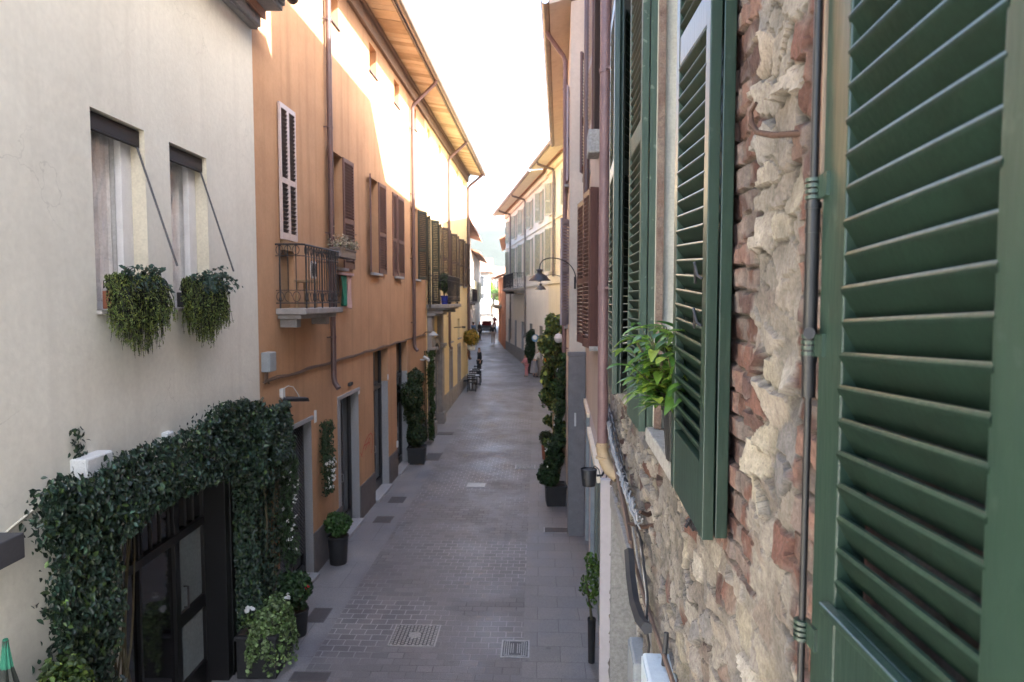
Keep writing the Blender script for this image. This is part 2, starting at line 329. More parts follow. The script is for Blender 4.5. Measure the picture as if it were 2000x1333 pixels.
M_slab = stone_courses('stone_slabs', .62, .40, (.172,.165,.165), (.205,.197,.195), (.085,.08,.082), .005, bump=.25, rough=.5)
M_pave = stone_courses('sidewalk_slabs', 2.2, 1.1, (.178,.172,.178), (.20,.194,.196), (.10,.095,.097), .005, bump=.2, rough=.55)
M_ground = mat('ground_asphalt', (.34,.33,.31), .9, (.29,.28,.27), 2, .3)
M_hatch = mat('dark_iron_hatch', (.075,.065,.065), .6, (.06,.052,.05), 12, .3, 60)
M_cast = mat('cast_iron', (.06,.062,.065), .45, (.045,.047,.05), 20, .2, 60, metal=.5)
M_castrim = mat('worn_steel_rim', (.38,.38,.37), .4, (.28,.27,.26), 20, .2, 60, metal=.5)

# ------------------------------------------------------------------ ground and street
STREET_B = .0405
def strip(name, x0f, x1f, y0, y1, dz, m, step=1.0):
    mb = MB(); n = max(1, int((y1-y0)/step)); V = []; F = []
    for i in range(n+1):
        y = y0 + (y1-y0)*i/n; V += [Vector((x0f(y), y, gz(y)+dz)), Vector((x1f(y), y, gz(y)+dz))]
    for i in range(n): F.append((2*i, 2*i+1, 2*i+3, 2*i+2))
    mb.add(V, F); return tag(mb.build(name, m), kind='structure')
mb = MB(); ys = [-60,-10,0,18,20,22,24,30,40,60,90,200,600,1500]; V=[]; F=[]
for y in ys: V += [Vector((-900,y,gz(y)-.02)), Vector((900,y,gz(y)-.02))]
for i in range(len(ys)-1): F.append((2*i,2*i+1,2*i+3,2*i+2))
mb.add(V,F); tag(mb.build('ground', M_ground), kind='structure')
roadL = lambda y: -2.67 + STREET_B*(y-8.78) - (max(0,y-36)**1.15)*.06
roadR = lambda y: .128 + .0376*(y-8.55) - (max(0,y-34)**1.2)*.085
wallL = lambda y: -3.8 if y < 9 else -3.7+.048*(y-9.5) - max(0,y-36)*.3
wallR = lambda y: (.7+.0704*y) if y < 25 else 6.5-.127*y
strip('street', roadL, roadR, -6, 100, 0, M_cobble)
strip('sidewalk', wallL, roadL, -6, 100, .004, M_pave)
strip('pavement', roadR, wallR, -6, 100, .004, M_slab)

# ------------------------------------------------------------------ building helpers
def facade(name, W, y0, y1, z0, z1, openings, depth, m, parent, rm=None):
    ys = sorted({y0, y1, *[v for o in openings for v in o[:2]]}); zs = sorted({z0, z1, *[v for o in openings for v in o[2:4]]})
    mb = MB()
    for i in range(len(ys)-1):
        for j in range(len(zs)-1):
            cy, cz = (ys[i]+ys[i+1])/2, (zs[j]+zs[j+1])/2
            if any(o[0]<cy<o[1] and o[2]<cz<o[3] for o in openings): continue
            mb.quad(W(ys[i],zs[j]),W(ys[i+1],zs[j]),W(ys[i+1],zs[j+1]),W(ys[i],zs[j+1]))
    for o in openings:
        a,b,c,d = o[:4]; dp = o[4] if len(o) > 4 else depth; k = o[5] if len(o) > 5 else 0
        mb.quad(W(a,c),W(a,d),W(a,d,-dp),W(a,c,-dp), k); mb.quad(W(b,c),W(b,d),W(b,d,-dp),W(b,c,-dp), k)
        mb.quad(W(a,d),W(b,d),W(b,d,-dp),W(a,d,-dp), k); mb.quad(W(a,c),W(b,c),W(b,c,-dp),W(a,c,-dp), k)
    return mb.build(name, [m, rm or m], parent)
def body(W, y0, y1, z0, z1, deep, m, parent, roof_h=1.2, over=.6, mr=None, roof_name='roof', thick=.12):
    """side and back walls plus a real pitched roof"""
    mb = MB(); e = -deep
    mb.quad(W(y0,z0),W(y0,z0,e),W(y0,z1,e),W(y0,z1)); mb.quad(W(y1,z0),W(y1,z0,e),W(y1,z1,e),W(y1,z1)); mb.quad(W(y0,z0,e),W(y1,z0,e),W(y1,z1,e),W(y0,z1,e))
    h = -deep/2
    mb.add([W(y0,z1,0),W(y0,z1,e),W(y0,z1+roof_h,h)], [(0,1,2)]); mb.add([W(y1,z1,0),W(y1,z1,e),W(y1,z1+roof_h,h)], [(0,1,2)])
    mb.build('side_wall', m, parent)
    r = MB(); k = roof_h/(deep/2)
    for (d0, d1) in ((over, h), (h, e-over)):
        za = z1 + roof_h - abs(d0-h)*k + .10; zb = z1 + roof_h - abs(d1-h)*k + .10
        r.hexa([W(y0,za,d0),W(y1,za,d0),W(y1,zb,d1),W(y0,zb,d1),W(y0,za+thick,d0),W(y1,za+thick,d0),W(y1,zb+thick,d1),W(y0,zb+thick,d1)])
    return r.build(roof_name, mr or M_tile, parent)
def gutter(W, y0, y1, z, d, parent, m=M_gutter, r=.07, name='gutter'):
    mb = MB(); V=[];F=[]; n=9
    for y in (y0, y1):
        for k in range(n):
            a = math.pi + math.pi*k/(n-1); V.append(W(y, z + r*math.sin(a)*1.0, d + r*math.cos(a)))
        for k in range(n):
            a = 2*math.pi - math.pi*k/(n-1); V.append(W(y, z + (r-.012)*math.sin(a), d + (r-.012)*math.cos(a)))
    T=2*n
    for k in range(T): F.append((k,(k+1)%T,T+(k+1)%T,T+k))
    F.append(tuple(range(T))); F.append(tuple(range(T,2*T)))
    mb.add(V,F)
    mb.tube([W(y0,z+.004,d+r),W(y1,z+.004,d+r)],.012,6)
    return mb.build(name, m, parent, smooth=True)

class Leaf:     # coordinates inside a shutter leaf: u along from H to F, z up, e = out of the seen face
    def __init__(s, H, F, side, shear=0.0, origin=0.0):
        s.H = Vector((H[0],H[1],0)); F = Vector((F[0],F[1],0)); s.w = (F-s.H).length; s.u = (F-s.H).normalized()
        s.e = Vector((s.u.y,-s.u.x,0)) * side; s.sh = shear; s.o = origin
    def __call__(s, u, z, e=0.0): return s.H + s.u*u + s.e*e + Vector((0,0,z + s.sh*(u-s.o)))
def shutter(parent, m, H, F, side, z0, z1, pitch=.05, thick=.038, stile=.06, rails=(.08,.09,.14), mid=None, shear=0., lb=None, name='shutter', detail=False, solid=False, slat_d=.034, slat_h=.045, folded=False, origin=0.0, mids=None, slat_m=None, shade_grime=None):
    L = Leaf(H, F, side, shear, origin); w_ = L.w; mb = MB()
    def bx(u0,u1,a,b,e0,e1): mb.hexa([L(u0,a,e0),L(u1,a,e0),L(u1,a,e1),L(u0,a,e1),L(u0,b,e0),L(u1,b,e0),L(u1,b,e1),L(u0,b,e1)])
    top, midh, bot = rails
    bx(0,stile,z0,z1,-thick,0); bx(w_-stile,w_,z0,z1,-thick,0)
    if mids is None: mids = [mid if mid is not None else z0 + (z1-z0)*.42]
    bx(stile,w_-stile,z1-top,z1,-thick+.002,-.002); bx(stile,w_-stile,z0,z0+bot,-thick+.002,-.002)
    segs = []; lo_ = z0+bot
    for mz in sorted(mids):
        bx(stile,w_-stile,mz,mz+midh,-thick+.002,-.002); segs.append((lo_,mz)); lo_ = mz+midh
    segs.append((lo_, z1-top))
    if folded:   # second panel stacked behind
        bx(.004,w_-.004,z0+.004,z1-.004,-thick*2-.008,-thick-.006)
    fr = mb.build(name, m, parent, bevel=(.003 if detail else 0))
    if lb: fr['label'] = lb
    sl = MB()
    for (a,b) in segs:
        if solid: sl.hexa([L(stile-.004,a,-thick*.7),L(w_-stile+.004,a,-thick*.7),L(w_-stile+.004,a,-thick*.3),L(stile-.004,a,-thick*.3),L(stile-.004,b,-thick*.7),L(w_-stile+.004,b,-thick*.7),L(w_-stile+.004,b,-thick*.3),L(stile-.004,b,-thick*.3)]); continue
        n = max(1,int((b-a)/pitch)); p = (b-a)/n
        for i in range(n):
            zt = b - p*i - .004
            j = random.uniform(-1,1)*.0015
            # profile (e,z): rounded nose in front and high, tail behind and low
            t = .0045
            e0, e1 = .001+j, -slat_d
            h = slat_h
            nz_h = .0055 if detail else .004
            pr = [(e0, zt-nz_h),(e0-.003, zt),(e0-.009, zt),(e1, zt-h+.003),(e1-.001,zt-h-.002),(e1+.005,zt-h-.004),(e0-.002,zt-nz_h-.008)]
            V = [L(stile-.006,z_,e_) for (e_,z_) in pr] + [L(w_-stile+.006,z_,e_) for (e_,z_) in pr]
            K = len(pr); F_ = [(k,(k+1)%K,K+(k+1)%K,K+k) for k in range(K)] + [tuple(range(K)), tuple(range(K,2*K))]
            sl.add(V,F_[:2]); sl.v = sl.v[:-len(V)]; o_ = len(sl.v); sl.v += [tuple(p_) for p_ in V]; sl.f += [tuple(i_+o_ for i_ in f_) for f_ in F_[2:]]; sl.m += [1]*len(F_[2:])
    s2 = sl.build('louvres', [slat_m or m, shade_grime or slat_m or m], fr, smooth=detail)  # second slot: slat faces behind the nose, their shade painted in darker green
    return fr, L
def window(parent, W, y0, y1, z0, z1, dep, mf, mg=M_glass, fw=.05, curtain=None, mull=1, trans=True, sill=None, sillm=None):
    mb = MB(); e = -dep+.03
    mb.box(W,y0,y0+fw,z0,z1,-dep-.02,e); mb.box(W,y1-fw,y1,z0,z1,-dep-.02,e); mb.box(W,y0+fw,y1-fw,z1-fw,z1,-dep-.02,e-.002); mb.box(W,y0+fw,y1-fw,z0,z0+fw*1.4,-dep-.02,e-.002)
    for k in range(mull):
        c = y0+(y1-y0)*(k+1)/(mull+1); mb.box(W,c-fw*.7,c+fw*.7,z0+fw,z1-fw,-dep-.02,e+.006)
    if trans: mb.box(W,y0+fw,y1-fw,z0+(z1-z0)*.62,z0+(z1-z0)*.62+.03,-dep-.018,e-.006)
    o = mb.build('window', mf, parent)
    p = MB(); p.box(W,y0+fw*.5,y1-fw*.5,z0+fw*.5,z1-fw*.5,-dep-.016,-dep-.008); p.build('pane', mg, o)
    if curtain:
        c = MB(); n = 40; V=[];F=[]
        for i in range(n+1):
            y = y0+(y1-y0)*i/n; dd = -dep-.001+.012*math.sin(i*1.1)+.006*math.sin(i*2.7)
            V += [W(y,z0,dd-.0),W(y,z1-.02,dd)]
        for i in range(n): F.append((2*i,2*i+2,2*i+3,2*i+1))
        c.add(V,F); c.build('curtain', curtain, o, smooth=True)
    if sill:
        s = MB(); s.box(W,y0-.07,y1+.07,z0-.06,z0,-dep,sill); s.build('sill', sillm or M_greystone, o, bevel=.005)
    return o
def pipe(W, y, ztop, zbot, parent, m, r=.05, d=.09, shoe=True, branch=None, name='downpipe', brackets=True):
    mb = MB(); pts = []
    if branch: pts += [W(branch[0], branch[1], branch[2]), W(branch[0]+(y-branch[0])*.1, branch[1]-.10, branch[2]-.05), W(y, ztop+.12, d+.05)]
    pts += [W(y,ztop,d)]
    n=6
    for i in range(1,n): pts.append(W(y, ztop+(zbot-ztop)*i/n, d))
    pts.append(W(y,zbot,d))
    if shoe: pts += [W(y-.01,zbot-.10,d+.02), W(y-.05,zbot-.2,d+.10)]
    mb.tube(pts, r, 12)
    if brackets:
        z = ztop-.6
        while z > zbot:
            mb.tube([W(y,z-.02,d),W(y,z+.02,d)], r*1.14, 12); mb.box(W,y-.1,y-.085,z-.012,z+.012,0,d); mb.box(W,y-.1,y,z-.012,z+.012,d-.01,d+.0); z -= 1.9
    return mb.build(name, m, parent, smooth=True)

# ------------------------------------------------------------------ foliage helpers
def leafcloud(name, P, Nrm, size, m, parent, aspect=.62, tilt=.6, droop=.3, var=.35, palette=None, rs=None, curl=.18, hue=None):
    P = np.asarray(P); n = len(P); r_ = rs or rng
    Nn = np.asarray(Nrm, float) + r_.normal(0, tilt, (n,3)); Nn /= np.linalg.norm(Nn,axis=1)[:,None]
    a = r_.normal(0,1,(n,3)); a[:,2] -= droop*3; a -= Nn*np.sum(a*Nn,axis=1)[:,None]; a /= np.linalg.norm(a,axis=1)[:,None]
    b = np.cross(Nn,a); s = r_.uniform(size[0],size[1],n)[:,None]; wd = s*aspect*.5
    V = np.empty((n,6,3))
    V[:,0]=P-a*s*.5; V[:,1]=P-a*s*.12+b*wd+Nn*s*curl; V[:,2]=P+a*s*.25+b*wd*.75+Nn*s*curl*.8; V[:,3]=P+a*s*.55-Nn*s*.05
    V[:,4]=P+a*s*.25-b*wd*.75+Nn*s*curl*.8; V[:,5]=P-a*s*.12-b*wd+Nn*s*curl
    off = np.array(wloc(parent)) if parent is not None else np.zeros(3)
    V = V.reshape(-1,3)-off
    me = bpy.data.meshes.new(name); me.vertices.add(n*6); me.vertices.foreach_set('co', V.astype(np.float32).ravel())
    base = np.arange(n)[:,None]*6; f1 = base+np.array([[0,1,2,3]]); f2 = base+np.array([[0,3,4,5]])
    fl = np.concatenate([f1,f2],axis=1).reshape(-1)
    me.loops.add(n*8); me.loops.foreach_set('vertex_index', fl.astype(np.int32)); me.polygons.add(n*2)
    me.polygons.foreach_set('loop_start', np.arange(0,n*8,4,dtype=np.int32)); 
    me.update(calc_edges=True); me.validate()
    ca = me.color_attributes.new('tint','FLOAT_COLOR','POINT')
    if palette is not None:
        pal = np.array(palette); c = pal[r_.integers(0,len(pal),n)]
    else: c = np.ones((n,3))
    c = c*np.exp(r_.normal(0,var,(n,1))); c = np.repeat(c,6,axis=0); c = np.concatenate([c,np.ones((len(c),1))],axis=1)
    ca.data.foreach_set('color', c.astype(np.float32).ravel())
    me.materials.append(m); o = bpy.data.objects.new(name, me); COL.objects.link(o)
    if parent is not None: o.parent = parent
    return o
def noise2(x, y, seed=0, octaves=3):
    x = np.asarray(x,float); y = np.asarray(y,float); out = np.zeros_like(x); amp=1; tot=0
    for o in range(octaves):
        xi = np.floor(x).astype(int); yi = np.floor(y).astype(int); fx = x-xi; fy = y-yi; fx = fx*fx*(3-2*fx); fy = fy*fy*(3-2*fy)
        def h(i,j): 
            q = np.sin(i*127.1+j*311.7+seed*74.7+o*19.3)*43758.5453; return q-np.floor(q)
        out += amp*((h(xi,yi)*(1-fx)+h(xi+1,yi)*fx)*(1-fy)+(h(xi,yi+1)*(1-fx)+h(xi+1,yi+1)*fx)*fy); tot+=amp; amp*=.5; x=x*2.03+3.1; y=y*2.03+1.7
    return out/tot
def inpoly(x, y, poly):
    x = np.asarray(x); y = np.asarray(y); c = np.zeros(x.shape,bool); n=len(poly)
    for i in range(n):
        x1,y1 = poly[i]; x2,y2 = poly[(i+1)%n]
        t = ((y1>y)!=(y2>y)) & (x < (x2-x1)*(y-y1)/((y2-y1) if y2!=y1 else 1e-9)+x1); c ^= t
    return c
def ball_points(c, r, n, shell=.55, clump=0.3, seed=0, rs=None):
    r_ = rs or rng; v = r_.normal(0,1,(n,3)); v /= np.linalg.norm(v,axis=1)[:,None]
    rad = r_.uniform(shell,1,n)**.7
    lump = 1 + clump*(noise2(v[:,0]*2.2+seed*3.1+9, v[:,1]*2.2+v[:,2]*1.7+seed+9, seed, 2)-.5)*2
    return np.array(c)+v*(rad*lump)[:,None]*np.array(r), v
def shrub(name, loc, r, h0, n, m, size, label, cat, group=None, trunk=True, pot=None, potm=M_pot, blobs=None, flowers=None, stemname='stem', crown='foliage', droop=.2, palette=None):
    """potted shrub; loc on the ground, pot=(kind, radius, height)"""
    t = thing(name, loc, label, cat, group); L_ = Vector(loc); zt = 0
    if pot:
        kind, pr, ph = pot; zt = ph; mb = MB()
        if kind == 'round': mb.lathe(L_, [(pr*.78,0),(pr*.8,.01),(pr*.97,ph*.93),(pr*1.04,ph*.94),(pr*1.04,ph),(pr*.95,ph),(pr*.93,ph-.04)], 24)
        else:
            q = math.pi/4+.04; s2 = pr*1.414
            mb.lathe(L_, [(s2*.88,0),(s2*.9,.01),(s2*.99,ph*.90),(s2*1.06,ph*.91),(s2*1.06,ph),(s2*.95,ph),(s2*.94,ph-.04)], 4, rot=q)
        mb.build('pot', potm, t, smooth=(kind=='round'), bevel=.006)
        s_ = MB(); s_.lathe(L_+Vector((0,0,ph-.045)), [(pr*.92,0),(pr*.9,.012)], 16); s_.build('soil', M_soil, t)
    st = MB(); 
    for k in range(5 if trunk else 3):
        a = random.uniform(0,6.28); q = [L_+Vector((random.uniform(-.2,.2)*r[0]*.4, random.uniform(-.2,.2)*r[1]*.4, zt-.04))]
        for i in range(1,5): q.append(L_+Vector((math.cos(a)*r[0]*.16*i, math.sin(a)*r[1]*.16*i, zt+(h0-zt)*i/4*1.0)))
        st.tube(q, [.018,.015,.012,.008,.004], 6)
    st.build(stemname, M_stem, t)
    P=[];Nn=[]
    bl = blobs or [((0,0,h0),r,1)]; tot = sum(b[2] for b in bl)
    for i,(c,rr,wt) in enumerate(bl):
        p,v = ball_points(L_+Vector(c), rr, int(n*wt/tot), seed=i+len(name)); P.append(p);Nn.append(v)
    P = np.concatenate(P); Nn = np.concatenate(Nn)
    leafcloud(crown, P, Nn, size, m, t, droop=droop, palette=palette)
    if flowers:
        fm, fn, fs, fname = flowers; idx = rng.integers(0,len(P),fn); fp = P[idx]+Nn[idx]*.02
        for f_ in range(fn):
            leafcloud(fname, fp[f_][None]+rng.normal(0,fs*.35,(5,3)), np.repeat(Nn[idx][f_][None],5,axis=0), (fs*.7,fs), fm, t, aspect=.9, var=.1)
    return t

# ================================================================== WALL PLANES
WC = Wall(-3.54 - .0135*9.52, .0135, +1)          # cream house
WO = Wall(-3.54 - .048*9.52, .048, +1)            # orange + yellow houses
WS = Wall(.52, .0704, -1)                         # stone + rose houses (camera side)
WT = Wall(.191, .07, -1)                          # tan house, stands forward
WF = Wall(6.313, -.127, -1)                       # pale houses beyond the bend
WL = Wall(-3.6, 0.0, +1)                          # white houses far left
WR = Wall(3.70, -.08, -1)                       # red house

def balcony(parent, W, y0, y1, z, dep, h=.95, slab_m=M_gatestone, rail_m=None, n=9, bow=.0, thick=.09, step_=True):
    """iron balcony: one slab part, one railing part"""
    s = MB(); s.box(W,y0-.03,y1+.03,z-thick,z,0,dep+.04); s.box(W,y0+.03,y1-.03,z-thick-.07,z-thick-.002,0,dep-.06)
    if step_: s.box(W,y0+.12,y0+.30,z-thick-.20,z-thick-.072,0,dep-.16); s.box(W,y1-.30,y1-.12,z-thick-.20,z-thick-.072,0,dep-.16)
    b = s.build('balcony_slab', slab_m, parent, bevel=.01)
    r = MB(); zt = z+h
    path = [W(y0,0,0), W(y0,0,dep-.05), W(y0+.05,0,dep), W(y1-.05,0,dep), W(y1,0,dep-.05), W(y1,0,0)]
    def run(zz, rr): r.tube([p+Vector((0,0,zz)) for p in path], rr, 6)
    run(zt, .016); run(zt-.17, .007); run(z+.08, .010); run(z+.27, .006)
    # posts and balusters along the three sides
    def pts(a, b, k):
        return [a.lerp(b, (i+.5)/k) for i in range(k)]
    sides = [(path[0], path[1], max(2,int(dep/.13))), (path[2], path[3], max(4,int((y1-y0)/.125))), (path[4], path[5], max(2,int(dep/.13)))]
    for (a, b_, k) in sides:
        P = pts(a, b_, k); dirv = (b_-a).normalized()
        for i, p in enumerate(P):
            big = i % 3 == 0
            r.tube([p+Vector((0,0,z+.0 if big else z+.27)), p+Vector((0,0,z+.3)), p+Vector((0,0,zt-.17)), p+Vector((0,0,zt))], .013 if big else .007, 6)
            if big: r.lathe(p+Vector((0,0,0)), [(.012,z+.10),(.026,z+.13),(.014,z+.17),(.012,z+.2)], 8)
            for (zc, rad) in ((zt-.085,.07),(z+.175,.075)):   # rings / scrolls
                ring = [p + dirv*(rad*.75*math.cos(t)) + Vector((0,0,zc+rad*math.sin(t))) for t in [j*2*math.pi/12 for j in range(10 if i%2 else 13)]]
                r.tube(ring, .0055, 4)
    r.build('railing', rail_m or M_iron, parent)
    return b

def door(parent, W, y0, y1, z0, z1, dep, m=M_blackmetal, glass=M_darkglass, transom=None, label=None, mesh=False):
    d = MB(); e = -dep; f = .06
    d.box(W,y0,y0+f,z0,z1,e-.03,e+.03); d.box(W,y1-f,y1,z0,z1,e-.03,e+.03); d.box(W,y0+f,y1-f,z1-f,z1,e-.03,e+.028); d.box(W,y0+f,y1-f,z0,z0+.22,e-.03,e+.028)
    d.box(W,(y0+y1)/2-.04,(y0+y1)/2+.04,z0+.22,z1-f,e-.03,e+.035)
    if transom: d.box(W,y0+f,y1-f,transom-.05,transom+.05,e-.03,e+.045)
    o = d.build('door', m, parent, bevel=.004)
    if label: o['label'] = label
    g = MB(); g.box(W,y0+.02,y1-.02,z0+.1,z1-.02,e-.018,e-.008); g.build('pane', glass, o)
    if mesh:
        q = MB(); k = 0; zz = z0+.5; st = .085
        y = y0+f
        nd = int((y1-y0+ (z1-z0))/st)
        for i in range(nd):
            c = y0 + i*st
            for sg in (1,-1):
                # diagonal bars clipped to the opening
                a0, b0 = (c-(z1-z0), z0+.45) , (c, z1-f)
                pts = []
                for t in (0,1):
                    yy = a0[0]+(c-a0[0])*t; zz = (z0+.45)+(z1-f-z0-.45)*t
                    pts.append([yy, zz])
                # clip in y
                (ya,za),(yb,zb) = pts
                if yb <= ya: continue
                sl = (zb-za)/(yb-ya); ca = max(ya,y0+f); cb = min(yb,y1-f)
                if cb-ca < .02: continue
                pa = (ca, za+sl*(ca-ya)); pb = (cb, za+sl*(cb-ya))
                if sg < 0: pa = (y0+y1-pa[0], pa[1]); pb = (y0+y1-pb[0], pb[1])
                q.tube([W(pa[0],pa[1],e+.04), W(pb[0],pb[1],e+.04)], .0045, 3, cap=False)
        q.build('grille', M_grill, o)
    h = MB(); yy = (y0+y1)/2-.08; h.tube([W(yy,z0+1.0,e+.03),W(yy,z0+1.0,e+.07),W(yy,z0+1.16,e+.07),W(yy,z0+1.16,e+.03)], .009, 6); h.build('handle', M_greystone, o)
    return o

# ================================================================== CREAM HOUSE
cream = thing('cream_house', (-3.7, 5, 0), 'cream plastered house at the left with two window boxes and an ivy framed door', 'house')
cw = []
for (u0, u1, vt, vb) in ((175, 280, 208, 607), (330, 402, 275, 603)):
    ya, zt = WC.hit(u0, vt); yb, _ = WC.hit(u1, vt); _, zb = WC.hit(u0, vb); cw.append((ya, yb, zb, zt))
cw[1] = (cw[1][0], cw[1][1], cw[0][2], cw[0][3])
DOORY = (6.15, 8.60); DTOP = 2.72
CT = WC.hit(498, 62)[1]
openings = [(a, b, c, d, .17, 1) for (a, b, c, d) in cw] + [(DOORY[0], DOORY[1], -.3, DTOP, .35, 0), (3.0, 3.75, cw[0][2], cw[0][3], .17, 1)]
facade('facade', WC, -1, 9.52, -.4, CT+.15, openings, .17, M_cream, cream, M_creamjamb)
body(WC, -1, 9.52, -.4, CT+.1, 9, M_cream, cream, roof_h=2.2, over=.2)
# stepped eaves
e = MB(); e.box(WC,-1,9.50,CT-.0,CT+.22,0,.14); e.box(WC,-1,9.50,CT-.03,CT+.03,0,.10); e.build('cornice', M_greycornice, cream, bevel=.01)
e = MB(); e.box(WC,-1,9.535,CT+.223,CT+.29,0,.40); e.box(WC,-1,9.54,CT+.293,CT+.38,0,.46); e.box(WC,-1,9.53,CT+.225,CT+.283,.402,.43); e.build('eave', M_greycornice, cream, bevel=.008)
gutter(WC, -1, 9.56, CT+.40, .56, cream, M_pipe, r=.08)
for i, (a, b, c, d) in enumerate(cw + [(3.0, 3.75, cw[0][2], cw[0][3])]):
    o = window(cream, WC, a, b, c, d, .17, M_winwhite, M_glass, fw=.055, mull=0, trans=False)
    xf = MB(); xf.box(WC,b-.20,b-.058,c+.06,d-.06,-.19,-.125); xf.box(WC,a+.056,a+.12,c+.06,d-.06,-.19,-.13); xf.build('sash', M_winwhite, o, bevel=.004)
    cu = MB(); n = 48; V=[];F=[]
    for k in range(n+1):
        y = a+.05+(b-a-.1)*k/n; dd = -.235+.014*math.sin(k*.9)+.008*math.sin(k*2.3+i)
        V += [WC(y,c+.02,dd),WC(y,d-.1,dd)]
    for k in range(n): F.append((2*k,2*k+2,2*k+3,2*k+1))
    cu.add(V,F); cu.build('curtain', M_curtain, o, smooth=True)
    bl = MB(); bl.box(WC,a+.01,b-.01,d-.15,d-.012,-.13,-.045); bl.tube([WC(a+.01,d-.16,-.06),WC(b-.01,d-.16,-.06)],.016,8); bl.build('blind_box', M_blindbrown, o, bevel=.004)
    arm = MB(); zb_ = c+.42
    arm.tube([WC(b-.045,d-.17,-.05), WC(b-.03,zb_,.30)], .011, 8);  arm.build('awning_arm', M_darkbox, o)
    sl_ = MB(); sl_.box(WC,a-.015,b+.015,c-.035,c,-.17,.05); sl_.build('sill', M_sillstone, o, bevel=.004)
# glazing must show the curtain: thin clear glass for those panes
M_clear = bpy.data.materials.new('clear_glass'); M_clear.use_nodes = True
N = M_clear.node_tree.nodes; L_ = M_clear.node_tree.links; N.remove(N['Principled BSDF'])
g1 = N.new('ShaderNodeBsdfTransparent'); g2 = N.new('ShaderNodeBsdfGlossy'); g2.inputs['Roughness'].default_value = .03; fr = N.new('ShaderNodeFresnel'); mxs = N.new('ShaderNodeMixShader')
mxs.inputs[0].default_value = .10; L_.new(g1.outputs[0], mxs.inputs[1]); L_.new(g2.outputs[0], mxs.inputs[2]); L_.new(mxs.outputs[0], N['Material Output'].inputs[0])
for o in bpy.data.objects:
    if o.name.startswith('pane') and o.parent and o.parent.parent == cream: o.data.materials[0] = M_clear
# big dark glazed door under the ivy
dd = MB(); y0, y1 = DOORY; e = -.30
for (a, b) in ((y0, y0+.08), (y1-.30, y1), (y0+1.45, y0+1.56), (y0+.72,y0+.76)): dd.box(WC, a, b, -.1, DTOP, e-.05, e+.03)
dd.box(WC, y1-.28, y1-.002, -.1, DTOP-.002, -.28, -.004); dd.box(WC, y1-.16, y1-.12, -.1, DTOP-.004, -.004, .012)
dd.box(WC, y0+.08, y1-.30, DTOP-.07, DTOP, e-.05, e+.026); dd.box(WC, y0+.08, y1-.30, 2.02, 2.12, e-.05, e+.04); dd.box(WC, y0+.08, y1-.30, -.1, .3, e-.05, e+.024)
dd.box(WC, y0+1.56, y1-.30, .98, 1.14, e-.05, e+.028)
for k in range(1, 11):
    yy = y0+.08+(y1-.30-y0-.08)*k/11; dd.box(WC, yy-.012, yy+.012, 2.12, DTOP-.07, e-.03, e+.01)
do = dd.build('door', M_doorblack, cream, bevel=.004); do['label'] = 'wide dark glazed door framed by ivy'
g = MB(); g.box(WC, y0+.02, y0+1.5, .2, 2.05, e-.02, e-.01); g.box(WC, y0+.02, y1-.2, 2.1, DTOP-.03, e-.02, e-.01); g.build('pane', M_darkglass, do)
g = MB(); g.box(WC, y0+1.5, y1-.28, 1.1, 2.04, e-.02, e-.01); g.box(WC, y0+1.5, y1-.28, .25, 1.0, e-.02, e-.01); q = g.build('pane', M_milkglass, do); q['label'] = 'pale frosted door pane'
h = MB(); h.tube([WC(y0+1.63,1.2,e+.03),WC(y0+1.63,1.2,e+.08),WC(y0+1.63,1.45,e+.08),WC(y0+1.63,1.45,e+.03)],.012,8); h.build('handle', M_iron, do)

# ================================================================== ORANGE HOUSE
YO = 23.0; YE = 35.5; EZ = 11.15
orange = thing('orange_house', (-3.3, 16, 0), 'orange plastered house with brown shutters and a long timber eave', 'house')
yellow = thing('yellow_house', (-2.6, 29, 0), 'yellow plastered house with tall dark shutters beyond the orange one', 'house')
SZ, TZ = WO.hit(740, 535)[1], WO.hit(690, 323)[1]
wins = [(12.88, 13.62), (15.75, 16.5), (18.28, 19.0), (20.85, 21.6)]
doors = []
for (u0, u1, vt) in ((540, 608, 820), (664, 700, 763), (730, 757, 680), (775, 795, 665)):
    a = WO.hit(u0, 800)[0]; b, z = WO.hit(u1, vt); doors.append((a, b, z))
baldoor = (10.33, 10.97)
oo = [(a, b, SZ, TZ, .2, 0) for (a, b) in wins] + [(a, b, -.1, z, .2, 1) for (a, b, z) in doors] + [(baldoor[0]+.05, baldoor[1]-.05, 4.66, 7.2, .12, 0)]
attic = [(12.95, 13.5), (15.85, 16.5), (18.4, 19.0), (20.95, 21.5)]
oo += [(a, b, 10.0, 10.62, .2, 0) for (a, b) in attic]
facade('facade', WO, 9.52, YO, -.4, EZ+.25, oo, .2, M_orange, orange, M_greystone)
body(WO, 9.525, YO, -.4, EZ+.2, 10, M_orange, orange, roof_h=2.6, over=.3)
